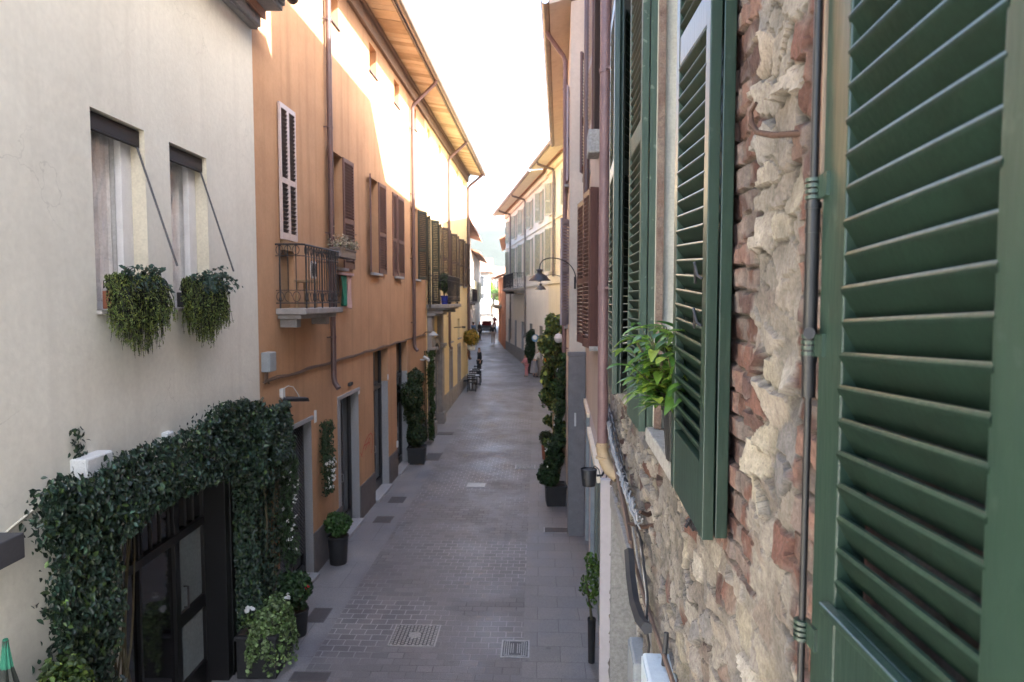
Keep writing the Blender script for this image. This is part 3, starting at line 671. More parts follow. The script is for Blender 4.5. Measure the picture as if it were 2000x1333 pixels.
def eave(W, y0, y1, z, parent, over=.75):
    c = MB(); c.box(W,y0,y1,z-.38,z-.10,0,.09); c.box(W,y0,y1,z-.10,z+.02,0,.15); c.build('cornice', M_woodcornice, parent, bevel=.01)
    s = MB(); n = int((y1-y0)/.26)
    for i in range(n):
        a = y0+(y1-y0)*i/n; b = y0+(y1-y0)*(i+1)/n; k = random.uniform(0,.012)
        s.hexa([W(a+.010,z+.022+k,.0),W(b-.010,z+.022+k,.0),W(b-.010,z-.10+k,over),W(a+.010,z-.10+k,over),W(a+.010,z+.05+k,.0),W(b-.010,z+.05+k,.0),W(b-.010,z-.07+k,over),W(a+.010,z-.07+k,over)], random.choice((0,0,1,2)))
    s.build('soffit_boards', [M_wood, M_woodb, M_woodc], parent)
    f = MB(); f.hexa([W(y0,z+.055,0),W(y1,z+.055,0),W(y1,z-.06,over+.02),W(y0,z-.06,over+.02),W(y0,z+.13,0),W(y1,z+.13,0),W(y1,z+.02,over+.02),W(y0,z+.02,over+.02)])
    f.box(W,y0,y1,z-.09,z+.03,over+.022,over+.045); f.build('fascia', M_gutter, parent)
    gutter(W, y0, y1, z+.0, over+.135, parent, M_gutter, r=.085)
eave(WO, 9.55, YO, EZ, orange); eave(WO, YO, YE, EZ, yellow)
cuts = sorted(doors); edges = [9.53] + [v for d in cuts for v in d[:2]] + [YO]
for i in range(0, len(edges), 2):
    if edges[i+1]-edges[i] > .1: p = MB(); p.box(WO, edges[i]+.002, edges[i+1]-.002, -.2, .74, 0, .022); p.build('plinth', M_plinth, orange)
# door surrounds: flush granite bands on the two nearer doors
for (a, b, z) in doors[:2]:
    s = MB(); s.box(WO,a-.18,a,-.1,z+.0,0,.012) if a > 12 else None
    s.box(WO,a-.18 if a > 12 else a-.03,b+.03,z,z+.07,0,.03); s.build('door_surround', M_greystone, orange, bevel=.004)
door(orange, WO, *doors[0][:2], 0, doors[0][2], .17, mesh=True, label='black double door behind a diamond metal grille')
door(orange, WO, *doors[1][:2], .05, doors[1][2], .2, label='narrow black framed glass door')
door(orange, WO, *doors[2][:2], .05, doors[2][2], .2, transom=2.62, label='tall black door with high transom')
door(orange, WO, *doors[3][:2], .05, doors[3][2], .2, transom=2.62)
for (a, b, z) in doors:
    s = MB(); s.box(WO,a+.002,b-.002,-.1,.06,-.2,.10); s.build('doorstep', M_greystone, orange, bevel=.01)
for (a, b, z) in doors[2:]:   # granite lower jamb, plaster above
    s = MB(); s.box(WO,b-.006,b+.002,2.72,z,-.2,-.002); s.build('jamb_plaster', M_orange, orange)
# windows with open louvred shutters
def openleaf(parent, m, W, y_h, dirn, width, z0, z1, ang, side=+1, **kw):
    """hinge at facade (y_h); dirn -1 opens toward the camera, +1 away; ang = degrees off the wall"""
    base = W(y_h, 0, .03); t = W.t * dirn; u = (t*math.cos(R(ang)) + W.n*math.sin(R(ang)))
    F = base + u*width
    sd = 1 if (Vector((u.y,-u.x,0)).dot(W.n) > 0) else -1
    return shutter(parent, m, (base.x, base.y), (F.x, F.y), sd, z0, z1, **kw)
sp = dict(pitch=.06, thick=.035, stile=.05, rails=(.07,.09,.12))
for i, (a, b) in enumerate(wins):
    wdw = window(orange, WO, a, b, SZ, TZ, .2, M_brown, M_glass, sill=.09, sillm=M_greystone)
openleaf(orange, M_brown, WO, 12.88, -1, .40, SZ, TZ, 17, **sp)
openleaf(orange, M_brown, WO, 13.62, +1, .62, SZ, TZ, 3, **sp)
openleaf(orange, M_brown, WO, 15.75, -1, .40, SZ, TZ, 14, **sp)
openleaf(orange, M_brown, WO, 16.5, +1, .62, SZ, TZ, 3, **sp)
openleaf(orange, M_brown, WO, 18.0, +1, .48, SZ, TZ, 1, **sp); openleaf(orange, M_brown, WO, 19.44, -1, .90, SZ, TZ, 1, **sp)
openleaf(orange, M_darkgreen, WO, 20.85, -1, .4, SZ, TZ, 12, **sp); openleaf(orange, M_darkgreen, WO, 21.6, +1, .55, SZ, TZ, 20, **sp)
for (a, b) in attic:
    q = MB(); q.box(WO,a-.01,b+.01,9.99,10.63,-.22,-.19); q = q.build('attic_panel', M_orange, orange); q2 = MB(); q2.box(WO,a-.05,b+.05,9.96,9.995,-.19,.03); q2.build('sill', M_darkbrown, q)
# tall closed shutters over the balcony
b0, b1 = baldoor
zb_s = WO.hit(560, 470)[1]; zt_s = WO.hit(549, 205)[1]
for (ya, yb) in ((b0, (b0+b1)/2-.002), ((b0+b1)/2+.002, b1)):
    A = WO(ya,0,.055); B = WO(yb,0,.055)
    shutter(orange, M_whiteslat, (A.x,A.y), (B.x,B.y), 1, zb_s, zt_s, pitch=.06, thick=.035, stile=.042, rails=(.07,.08,.10), mids=[zb_s+.85], lb='closed shutter leaf over the balcony', slat_m=M_darkbrown)
o = MB(); o.box(WO,b0+.06,b1-.06,4.66,zb_s+.1,-.12,-.08); o.box(WO,b0+.06,b1-.06,zb_s-.16,zb_s-.01,.0,.045); o.build('balcony_door', M_wood2, orange)
BY0 = WO.hit(545, 604)[0]-.05; BZ = 4.66
balcony(orange, WO, 10.18, 11.98, BZ, .42, n=9)
# downpipes
pipe(WO, 12.60, EZ-.75, 3.35, orange, M_pipe, r=.052, d=.09, branch=(12.2, EZ-.05, .86))
pipe(WO, 20.45, EZ-.75, 3.45, orange, M_pipe, r=.055, d=.09, branch=(20.1, EZ-.05, .86))
# ledge with cable along the wall
c = MB(); pts = [WO(9.6+i*.45, 3.62+.014*math.sin(i*1.7), .03) for i in range(30)]
c.tube(pts, .018, 6); c.tube([q+Vector((.012,0,.028+.01*math.sin(i*2.1))) for i,q in enumerate(pts)], .009, 5); c.build('wall_cable', M_cableb, orange)

# graffiti strokes
g = MB()
def stroke(px, r=.012):
    P = [WO(*WO.hit(u, v), .004) for (u, v) in px]
    for a, b in zip(P[:-1], P[1:]):
        t = (b-a).normalized(); s_ = WO.n.cross(t)*r; n_ = WO.n*.002
        g.hexa([a-s_-n_, b-s_-n_, b+s_-n_, a+s_-n_, a-s_+n_, b-s_+n_, b+s_+n_, a+s_+n_])
stroke([(706,893),(709,878),(714,862),(720,850),(724,846),(727,852),(727,868),(725,886)])
stroke([(710,872),(715,868),(722,864)]); stroke([(713,880),(717,868),(721,856),(723,858),(720,872)]); stroke([(704,885),(707,892)])
gr = g.build('wall_graffiti', M_graffiti, orange)

# ================================================================== YELLOW HOUSE
doorsY = [(26.0, 26.75, 2.5), (28.6, 29.3, 2.6), (31.3, 32.1, 2.6)]
winY = [(23.4, 24.2), (25.9, 26.7), (28.45, 29.25), (31.0, 31.8), (33.5, 34.3)]
gate = (23.75, 25.35, 3.4)
oy = [(a, b, SZ, TZ, .2, 0) for (a, b) in winY[1:]] + [(winY[0][0], winY[0][1], SZ-.9, TZ, .2, 0)] + [(a, b, -.1, z, .2, 1) for (a, b, z) in doorsY] + [(gate[0], gate[1], -.3, gate[2], .4, 1)]
oy += [(a, b, 3.0, 3.9, .15, 0) for (a, b, z) in doorsY] + [(a+.1, b-.1, 10.0, 10.62, .2, 0) for (a, b) in winY]
facade('facade', WO, YO, YE, -.4, EZ+.25, oy, .2, M_yellow, yellow, M_gatestone)
body(WO, YO+.005, YE, -.4, EZ+.2, 10, M_yellow, yellow, roof_h=2.6, over=.3)
for i, (a, b) in enumerate(winY):
    window(yellow, WO, a, b, SZ-.9 if i == 0 else SZ, TZ, .2, M_darkbrown, M_glass, sill=(None if i == 0 else .09), sillm=M_greystone)
    m_ = M_darkgreen if i < 1 else M_darkbrown
    openleaf(yellow, m_, WO, a, -1, .5, SZ-(.9 if i==0 else 0), TZ, 18, **sp); openleaf(yellow, m_, WO, b, +1, .42, SZ-(.9 if i==0 else 0), TZ, 28, **sp)
    q = MB(); q.box(WO,a+.09,b-.09,9.99,10.63,-.22,-.19); q.build('attic_panel', M_yellow, yellow)
for (a, b, z) in doorsY:
    door(yellow, WO, a, b, gz(a)-.05, z, .2, m=M_darkbrown, label=None)
    s = MB(); s.box(WO,a-.16,a,-.1,z+.15,0,.03); s.box(WO,b,b+.16,-.1,z+.15,0,.03); s.box(WO,a+.001,b-.001,z,z+.15,0,.03); s.build('door_surround', M_gatestone, yellow)
    window(yellow, WO, a, b, 3.0, 3.9, .15, M_darkbrown, M_darkglass, fw=.04, mull=0, trans=False, sill=.08, sillm=M_gatestone)
p = MB(); p.box(WO,25.9,YE,-.3,.95,0,.02); p.build('plinth', M_gatestone, yellow)
# stone gateway with pilasters under the balcony
s = MB()
for (a, b) in ((23.2, 23.75), (25.35, 25.9)):
    s.box(WO,a,b,-.3,.55,0,.24); s.box(WO,a+.03,b-.03,.552,2.95,0,.18); s.box(WO,a-.03,b+.03,2.952,3.02,0,.23); s.box(WO,a-.06,b+.06,3.022,3.14,0,.28); s.box(WO,a,b,3.142,4.22,0,.16)
s.box(WO,23.15,25.95,4.222,4.34,0,.3)
n = 10
for i in range(n):    # arch blocks
    t0, t1 = math.pi*i/n, math.pi*(i+1)/n; cx, r0, r1 = 24.55, .80, 1.0
    q = [(cx-r0*math.cos(t0), 2.95-.45+r0*math.sin(t0)*.9), (cx-r0*math.cos(t1), 2.5+r0*math.sin(t1)*.9), (cx-r1*math.cos(t1), 2.5+r1*math.sin(t1)*.9), (cx-r1*math.cos(t0), 2.5+r1*math.sin(t0)*.9)]
    s.hexa([WO(y,z,0) for (y,z) in q]+[WO(y,z,.12) for (y,z) in q])
s.build('stone_gateway', M_gatestone, yellow, bevel=.012)
door(yellow, WO, gate[0], gate[1], -.1, gate[2], .35, m=M_darkbrown, glass=M_darkbrown, label='old timber gate door')
balcony(yellow, WO, 23.1, 26.5, 4.62, .72, h=.98, thick=.12)
pipe(WO, 28.05, EZ-.75, 2.95, yellow, M_pipe, r=.055, d=.09, branch=(27.7, EZ-.05, .86))
pipe(WO, 35.1, EZ-.75, 1.9, yellow, M_pipe, r=.07, d=.09, branch=(34.8, EZ-.05, .86))

# ================================================================== STONE HOUSE (camera side): displaced rubble masonry
stone = thing('stone_house', (.9, 3, 0), 'rubble stone house at the right with green louvred shutters', 'house')
PAL = np.array([(.60,.51,.40),(.56,.47,.37),(.50,.43,.35),(.62,.53,.38),(.42,.38,.34),(.56,.45,.34),(.66,.58,.47),(.36,.33,.31),(.52,.45,.38),(.45,.37,.30)])
BRK = np.array([(.27,.125,.09),(.33,.15,.105),(.22,.12,.10),(.36,.19,.14)])
WINA = (2.60, 3.36, 4.16, 6.75); WINB = (4.72, 5.50, 4.16, 6.75); WIN0 = (-.35, .52, 4.16, 6.75); NICHE = (4.35, 6.45, -.4, 2.85)
def masonry(y, z):
    """returns displacement and base colour for facade coordinates (metres)"""
    y = np.asarray(y); z = np.asarray(z); n = len(y)
    yw = y + (noise2(y*7, z*7, 1)-.5)*.05 + (noise2(y*30, z*30, 71)-.5)*.013; zw = z + (noise2(y*7+5, z*7, 2)-.5)*.045 + (noise2(y*30+9, z*30, 72)-.5)*.012
    cx, cz = .145, .082
    row = np.floor(zw/cz).astype(int)
    best = np.full(n, 9.); sec = np.full(n, 9.); bid = np.zeros(n); bx_ = np.zeros(n); bz_ = np.zeros(n)
    def hsh(i, j, k):
        q = np.sin(i*12.9898+j*78.233+k*37.719)*43758.5453; return q-np.floor(q)
    for dj in (-1,0,1):
        rj = row+dj; xo = (rj%2)*.5*cx + hsh(rj,0,9)*cx
        ci = np.floor((yw-xo)/cx).astype(int)
        for di in (-1,0,1):
            c = ci+di; px = (c+.5+(hsh(c,rj,1)-.5)*.9)*cx+xo; pz = (rj+.5+(hsh(c,rj,2)-.5)*.8)*cz
            d = np.sqrt(((yw-px)/cx)**2+((zw-pz)/cz)**2) - .22*hsh(c,rj,3)
            idn = hsh(c,rj,5)
            m1 = d < best; sec = np.where(m1, best, np.minimum(sec, d)); bid = np.where(m1, idn, bid); bx_ = np.where(m1, yw-px, bx_); bz_ = np.where(m1, zw-pz, bz_); best = np.where(m1, d, best)
    gap = sec-best + (noise2(y*60,z*60,61)-.5)*.10
    e = np.clip((gap-.06)/.045, 0, 1); e = e*e*(3-2*e)
    up = bid*997.0; r1 = np.sin(up)*.5+.5; r2 = np.sin(up*1.7)*.5+.5; r3 = np.sin(up*2.9); r4 = np.sin(up*4.1)
    stone_c = PAL[(bid*len(PAL)).astype(int)%len(PAL)]*(.85+.3*r1)[:,None]
    isb = (r2 > .94); brc = BRK[(bid*4).astype(int)%4]
    col = np.where(isb[:,None], brc, stone_c)
    h = e*(.004+.012*r1 + bx_*r3*.24 + bz_*r4*.28)
    cr = np.clip(1-np.abs(gap-.03)/.05,0,1)*np.clip((noise2(y*4+2,z*4,51)-.42)*6,0,1)
    # mortar smeared over parts
    ms = noise2(y*3.1+8, z*2.7+3, 4); cover = np.clip((ms-.50)/.14, 0, 1)
    mort = np.array([.47,.405,.325]); nn = noise2(y*22, z*22, 6)
    k = np.clip((1-e)*1.0 + cover*.75, 0, 1)[:,None]
    col = col*(1-k) + mort*k
    h = h*(1-cover*.7) + .004*(nn-.5)*2 + .022*(noise2(y*4, z*4, 8)-.5)
    h = h - .016*cr; col = col*(1-.68*cr)[:,None]
    # brick piers beside the windows
    for (ya, yb) in ((1.80, 2.35), (.55, 1.47)):
        edge = (noise2(z*9+ya, z*3, 11)-.5)*.05
        inb = (z > 4.0) & (y > ya+edge+np.where(np.floor(z/.073)%2 == 0, .0, .035)*(1 if ya > 1 else 0)) & (y < yb-(edge if ya < 1 else 0))
        bz = (z+(noise2(y*7,z*7,13)-.5)*.045)/.073; by = (y+np.floor(bz)*.06)/.12
        fz = bz-np.floor(bz); fy = by-np.floor(by)
        be = np.clip(np.minimum(np.minimum(fz,1-fz)*.073, np.minimum(fy,1-fy)*.12)/.0055-.25, 0, 1); be = be*be*(3-2*be)
        hb = hsh(np.floor(bz), np.floor(by), 3); bc = BRK[(hb*4).astype(int)%4]*(.8+.4*hb)[:,None]
        gk = np.clip((noise2(y*14,z*14,15)-.48)/.12,0,1)[:,None]*.7
        bc = bc*(1-gk)+np.array([.42,.34,.29])*gk
        col = np.where(inb[:,None], bc*be[:,None]+mort*.62*(1-be)[:,None], col)
        h = np.where(inb, be*(.010+.016*hb)-.014+.010*(nn-.5), h)
    h = h + .007*(noise2(y*60,z*52,19,3)-.5) - .004*np.abs(noise2(y*16,z*22,23)-.5)*2 + .003*(noise2(y*28,z*34,29)-.5)
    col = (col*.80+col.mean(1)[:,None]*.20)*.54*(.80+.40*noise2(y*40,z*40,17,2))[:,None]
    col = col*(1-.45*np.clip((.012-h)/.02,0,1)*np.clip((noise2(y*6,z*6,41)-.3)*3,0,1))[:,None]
    return h, np.clip(col,0,1)
M_rubble = bpy.data.materials.new('rubble_masonry'); M_rubble.use_nodes = True
N = M_rubble.node_tree.nodes; L_ = M_rubble.node_tree.links; b = N['Principled BSDF']; b.inputs['Roughness'].default_value = .92; b.inputs['Specular IOR Level'].default_value = .2
at = N.new('ShaderNodeAttribute'); at.attribute_name = 'stone'; geo = N.new('ShaderNodeNewGeometry')
nz = N.new('ShaderNodeTexNoise'); nz.inputs['Scale'].default_value = 70; nz.inputs['Detail'].default_value = 8; nz.inputs['Roughness'].default_value = .75; L_.new(geo.outputs['Position'], nz.inputs[0])
mr = N.new('ShaderNodeMapRange'); mr.inputs[1].default_value = .3; mr.inputs[2].default_value = .7; mr.inputs[3].default_value = .62; mr.inputs[4].default_value = 1.28; L_.new(nz.outputs[0], mr.inputs[0])
hs = N.new('ShaderNodeHueSaturation'); L_.new(at.outputs[0], hs.inputs['Color']); L_.new(mr.outputs[0], hs.inputs['Value'])
# dark pits
vo = N.new('ShaderNodeTexNoise'); vo.inputs['Scale'].default_value = 120; vo.inputs['Detail'].default_value = 3; L_.new(geo.outputs['Position'], vo.inputs[0])
r6 = N.new('ShaderNodeMapRange'); r6.inputs[1].default_value = .62; r6.inputs[2].default_value = .70; r6.inputs[4].default_value = .7; L_.new(vo.outputs[0], r6.inputs[0])
mx = N.new('ShaderNodeMix'); mx.data_type = 'RGBA'; L_.new(r6.outputs[0], mx.inputs[0]); L_.new(hs.outputs[0], mx.inputs[6]); mx.inputs[7].default_value = (.14,.11,.09,1); L_.new(mx.outputs[2], b.inputs['Base Color'])
bn = N.new('ShaderNodeBump'); bn.inputs['Strength'].default_value = .8; bn.inputs['Distance'].default_value = .009; L_.new(nz.outputs[0], bn.inputs['Height']); L_.new(bn.outputs[0], b.inputs['Normal'])
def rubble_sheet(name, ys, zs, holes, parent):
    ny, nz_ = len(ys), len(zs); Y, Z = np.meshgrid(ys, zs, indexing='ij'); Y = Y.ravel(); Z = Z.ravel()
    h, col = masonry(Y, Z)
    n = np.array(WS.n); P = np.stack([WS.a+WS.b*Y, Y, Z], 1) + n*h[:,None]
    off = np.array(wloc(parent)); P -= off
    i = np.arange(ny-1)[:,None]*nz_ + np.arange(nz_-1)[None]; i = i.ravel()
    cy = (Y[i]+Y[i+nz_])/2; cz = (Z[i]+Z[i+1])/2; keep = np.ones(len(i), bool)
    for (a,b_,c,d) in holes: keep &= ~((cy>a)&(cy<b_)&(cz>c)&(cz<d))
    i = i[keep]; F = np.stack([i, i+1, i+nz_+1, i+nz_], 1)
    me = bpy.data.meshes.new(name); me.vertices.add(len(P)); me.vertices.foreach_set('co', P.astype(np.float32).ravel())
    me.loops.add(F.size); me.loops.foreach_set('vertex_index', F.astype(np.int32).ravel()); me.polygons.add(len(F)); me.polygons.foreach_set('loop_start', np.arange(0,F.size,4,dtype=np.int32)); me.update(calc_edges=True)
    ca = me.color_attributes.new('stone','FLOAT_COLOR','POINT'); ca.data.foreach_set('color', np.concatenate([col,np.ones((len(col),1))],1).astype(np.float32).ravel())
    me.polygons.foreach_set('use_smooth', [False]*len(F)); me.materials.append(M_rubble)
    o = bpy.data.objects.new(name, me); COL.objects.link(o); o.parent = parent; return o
ysn = [1.25]
while ysn[-1] < 7.9: ysn.append(ysn[-1]*1.0048)
ysn[-1] = 7.9
zs1 = np.arange(1.2, 7.2, .0095)
holes = [(WINA[0],WINA[1]+.12,WINA[2],WINA[3]), (WINB[0],WINB[1]+.04,WINB[2],WINB[3]), WIN0, NICHE]
def snap(h, ys, zs):
    return h
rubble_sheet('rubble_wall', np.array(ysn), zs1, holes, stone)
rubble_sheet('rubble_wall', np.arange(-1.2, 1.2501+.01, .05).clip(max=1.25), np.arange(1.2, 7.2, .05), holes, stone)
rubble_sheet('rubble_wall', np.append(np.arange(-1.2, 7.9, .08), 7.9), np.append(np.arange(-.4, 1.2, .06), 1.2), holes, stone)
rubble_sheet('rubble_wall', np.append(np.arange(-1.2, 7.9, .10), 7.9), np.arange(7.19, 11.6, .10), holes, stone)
body(WS, -1.2, 7.9, -.4, 11.55, 9, M_creamjamb, stone, roof_h=1.2, over=.45)
for (a,b_,c,d) in (WINA, WINB, WIN0):
    j = MB(); j.box(WS,a-.02,a+.0,c,d+.02,-.30,.004); j.box(WS,b_,b_+.05,c,d+.02,-.30,.050); j.box(WS,a+.001,b_-.001,d,d+.02,-.30,.002)
    j.build('window_jamb', M_jambgrey, stone)
j = MB(); j.box(WS,WINA[1]+.051,WINA[1]+.14,WINA[2],WINA[3]+.1,-.30,.044); j.box(WS,WINA[1]-.028,WINA[1]+.003,WINA[2],WINA[3],.020,.052); j.build('brick_jamb', M_brickjamb, stone)
j = MB(); a,b_,c,d = NICHE
j.box(WS,a-.02,a+.02,c,d,-.45,.01); j.box(WS,b_-.02,b_+.03,c,d,-.45,.02); j.box(WS,a+.021,b_-.021,d-.03,d+.16,-.45,.035); j.box(WS,a,b_,c,d,-.46,-.43); j.build('niche_surround', M_sillstone, stone, bevel=.008)
for (a,b_,c,d) in (WINA, WINB, WIN0):
    window(stone, WS, a, b_, c, d, .26, M_winwhite, M_glass)
for (a,b_) in ((2.38, 3.42), (4.62, 5.6)):
    s = MB(); s.box(WS,a,b_,4.08,4.155,-.28,.085); s.build('sill', M_sillstone, stone, bevel=.008)
# --- window-A shutters (bi-fold leaves lying back on the wall)
gk = dict(pitch=.05, thick=.034, detail=True, shade_grime=M_greenshadegrime)
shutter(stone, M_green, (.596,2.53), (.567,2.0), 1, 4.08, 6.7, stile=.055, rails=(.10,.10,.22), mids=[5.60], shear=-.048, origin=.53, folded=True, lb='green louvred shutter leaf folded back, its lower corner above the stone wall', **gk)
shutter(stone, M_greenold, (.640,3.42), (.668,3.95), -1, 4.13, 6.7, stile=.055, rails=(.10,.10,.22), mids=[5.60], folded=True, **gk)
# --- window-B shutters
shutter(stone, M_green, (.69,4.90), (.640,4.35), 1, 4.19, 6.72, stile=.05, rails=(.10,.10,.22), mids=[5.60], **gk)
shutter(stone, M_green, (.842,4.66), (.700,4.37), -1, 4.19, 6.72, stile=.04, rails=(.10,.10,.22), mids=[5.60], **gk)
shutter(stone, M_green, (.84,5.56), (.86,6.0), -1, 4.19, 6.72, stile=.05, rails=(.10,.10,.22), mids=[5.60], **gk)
# --- the big near leaf
HN, FN = (.4701,.585), (.5096,1.132)
near, LN = shutter(stone, M_green, HN, FN, -1, 3.93, 6.7, pitch=.0487, thick=.045, stile=.093, rails=(.10,.10,.388), mids=[5.584], shear=-.05, origin=.457, detail=True, slat_d=.030, slat_h=.050, shade_grime=M_greenshadegrime, lb='large green louvred shutter leaf closest to the viewer')
W0 = LN.w
def LP(u, z, e): 
    p = LN(u, z, e); return p
r_ = MB(); ue = W0+.016
r_.tube([LP(ue,3.9,+.009), LP(ue,4.64,+.009)], .0060, 10); r_.tube([LP(ue,4.64,+.009), LP(ue,4.97,+.009)], .0115, 14); r_.tube([LP(ue,4.97,+.009), LP(ue,6.6,+.009)], .0066, 10)
r_.tube([LP(ue,4.955,+.009), LP(ue,4.965,+.009)], .0135, 14); r_.tube([LP(ue,4.915,+.009), LP(ue,4.925,+.009)], .0128, 14); r_.tube([LP(ue,4.70,+.009), LP(ue,4.71,+.009)], .0128, 14)
r_.build('bolt_rod', M_doorblack, near, smooth=True)
for zc in (4.985, 4.725, 4.232):
    b_ = MB()
    for k in range(4): b_.tube([LP(ue,zc-.014+k*.0095,+.009), LP(ue,zc-.008+k*.0095,+.009)], .0138, 14)
    b_.hexa([LP(W0-.03,zc-.016,.0),LP(ue,zc-.016,.0),LP(ue,zc-.016,.006),LP(W0-.03,zc-.016,.006),LP(W0-.03,zc+.022,.0),LP(ue,zc+.022,.0),LP(ue,zc+.022,.006),LP(W0-.03,zc+.022,.006)])
    b_.build('rod_bracket', M_green, near, smooth=True)
b_ = MB(); b_.tube([LP(ue+.004,4.748,.0), LP(ue-.012,4.750,.016), LP(ue-.040,4.748,.024)], [.006,.0075,.0095], 12); b_.build('bolt_handle', M_blackmetal, near, smooth=True)
b_ = MB()
b_.tube([LP(ue-.002,4.75,.004), LP(ue-.004,4.80,.006), LP(ue-.001,4.86,.004)], .004, 8)
b_.tube([LP(ue-.001+.006*math.cos(t),4.872+.014*math.sin(t),.004) for t in [k*2*math.pi/12 for k in range(13)]], .003, 6); b_.build('hook_link', M_iron, near, smooth=True)
b_ = MB(); b_.hexa([LP(W0+.001,5.0,-.02),LP(W0+.008,5.0,-.02),LP(W0+.008,5.0,.003),LP(W0+.001,5.0,.003),LP(W0+.001,6.6,-.02),LP(W0+.008,6.6,-.02),LP(W0+.008,6.6,.003),LP(W0+.001,6.6,.003)]); q = b_.build('astragal', M_bare, near); 
b_ = MB()   # drip ledge of the lower panel
zr = 3.93+.388
b_.hexa([LP(.075,zr-.012,.0),LP(W0-.07,zr-.012,.0),LP(W0-.07,zr-.012,.016),LP(.075,zr-.012,.016),LP(.075,zr+.004,.0),LP(W0-.07,zr+.004,.0),LP(W0-.07,zr+.001,.016),LP(.075,zr+.001,.016)]); b_.build('drip_ledge', M_green, near, bevel=.003)
# shutter hooks of leaf A
for (z_) in (4.86, 4.72):
    k = MB()
    pts = [Vector((.567-.004, 2.03+.0, z_)), Vector((.552,2.04,z_+.01)), Vector((.548,2.06,z_+.045)), Vector((.556,2.09,z_+.05)), Vector((.566,2.12,z_+.02)), Vector((.572,2.14,z_-.01))]
    k.tube(pts, .0045, 6)
    k.build('shutter_hook', M_iron, stone, smooth=True)
# rusty wall hook
hk = MB(); Y_ = 1.43; q = lambda u, v: WS(*WS.hit(u, v), .03)
p0 = [q(1538,200), q(1531,218), q(1532,240), q(1540,258), q(1556,264), q(1574,260)]
hk.tube([p0[0]+WS.n*.04, p0[1]+WS.n*.045, p0[2]+WS.n*.045, p0[3]+WS.n*.04, p0[4]+WS.n*.02, p0[5]-WS.n*.03], [.004,.0055,.006,.0065,.007,.007], 8)
tag(hk.build('wall_hook', M_rust, None, smooth=True), 'bent rusty iron hook driven into the stone wall beside the nearest shutter', 'hook')
# wrought iron holder under leaf A
k = MB(); c0 = WS(2.28, 4.05, .05)
for i in range(26):
    a = random.uniform(0,6.28); rr = random.uniform(.01,.035); k.tube([c0+Vector((random.uniform(-.03,.03),random.uniform(-.05,.05),random.uniform(-.02,.03))), c0+Vector((rr*math.cos(a)-.01, rr*math.sin(a), random.uniform(-.05,.04)))], .006, 5)
k.tube([WS(2.28,4.06,-.02), c0], .012, 6); k.build('shutter_dog', M_iron, stone)

# ================================================================== ROSE HOUSE
rose = thing('rose_house', (1.5, 10.5, 0), 'rose plastered house with brown shutters between the stone and tan houses', 'house')
ow = [(9.35,10.25,4.15,6.3,.2,0),(9.35,10.25,7.05,9.2,.2,0),(12.1,12.9,4.15,6.3,.2,0),(12.1,12.9,7.05,9.2,.2,0),(8.35,11.2,-.3,2.55,.12,1),(11.75,13.3,-.3,2.75,.12,1)]
facade('facade', WS, 7.905, 13.70, 2.9, 12.5, [o for o in ow if o[2] > 3], .2, M_pink, rose, M_greystone)
facade('shop_front', WS, 7.905, 13.70, -.4, 2.9, [o for o in ow if o[2] < 3], .12, M_pinkshop, rose, M_shopgrey)
body(WS, 7.91, 13.70, -.4, 12.45, 9, M_pink, rose, roof_h=1.2, over=.4)
for o in ow[:4]: window(rose, WS, o[0], o[1], o[2], o[3], .2, M_darkbrown, M_glass, sill=.12, sillm=M_sillstone)
for (a,b_,z_,m_) in ((8.35,11.2,2.55,M_shopgreen),(11.75,13.3,2.75,M_shopgrey)):
    d = MB(); n = 6 if b_-a > 2 else 3
    for i in range(n):
        y0_ = a+(b_-a)*i/n; y1_ = a+(b_-a)*(i+1)/n; d.box(WS,y0_+.01,y1_-.01,-.2,z_-.02,-.13,-.085+(.02 if i%2 else 0))
    q = d.build('shop_shutter', m_, rose, bevel=.006)
t_ = MB(); t_.box(WS,8.2,11.35,2.56,2.66,0,.06); t_.box(WS,11.65,13.4,2.76,2.84,0,.05); t_.build('shop_trim', M_pale, rose)
# mauve pilaster board closing the shopfront
t_ = MB(); t_.box(WS,6.62,6.72,-.3,3.02,.0,.11); t_.box(WS,6.722,7.9,-.3,3.0,-.005,.03); t_.build('pilaster_board', M_pinkshop, rose, bevel=.006)
bk = dict(pitch=.055, thick=.04, stile=.045, rails=(.07,.08,.12))
shutter(rose, M_brown, (1.076,10.40), (1.038,10.95), -1, 4.12, 6.3, **bk)
shutter(rose, M_brown, (1.022,9.92), (1.055,9.40), 1, 4.12, 6.3, **bk)
shutter(rose, M_brown, (1.175,9.42), (1.062,9.385), 1, 4.12, 6.32, pitch=.055, thick=.03, stile=.03, rails=(.07,.08,.12), solid=True)
shutter(rose, M_brown, (1.09,9.95), (1.07,9.35), 1, 7.08, 9.3, **bk)
shutter(rose, M_darkbrown, (1.16,9.36), (1.085,9.32), 1, 7.08, 9.3, pitch=.055, thick=.03, stile=.02, rails=(.07,.08,.12), solid=True)
shutter(rose, M_brown, (1.405,12.95), (1.215,12.45), 1, 7.08, 9.2, **bk)
shutter(rose, M_brown, (1.405,13.0), (1.38,13.5), -1, 4.12, 6.3, **bk)
s = MB(); s.box(WS,9.1,9.55,6.72,7.03,0,.16); s.build('window_bracket', M_sillstone, rose, bevel=.02)
pipe(WS, 6.12, 11.2, 3.5, stone, M_pipepink, r=.048, d=.13, shoe=False)
e_ = MB(); e_.tube([WS(6.12,3.5,.13),WS(6.12,3.42,.13),WS(6.08,3.34,.11),WS(6.02,3.27,.07),WS(5.98,3.22,.0)], .055, 12)
for zz in (3.46,3.36): e_.tube([WS(6.12-(3.46-zz)*.3,zz,.13),WS(6.12-(3.46-zz)*.3,zz+.02,.13)],.062,12)
e_.build('pipe_elbow', M_brass, stone, smooth=True)
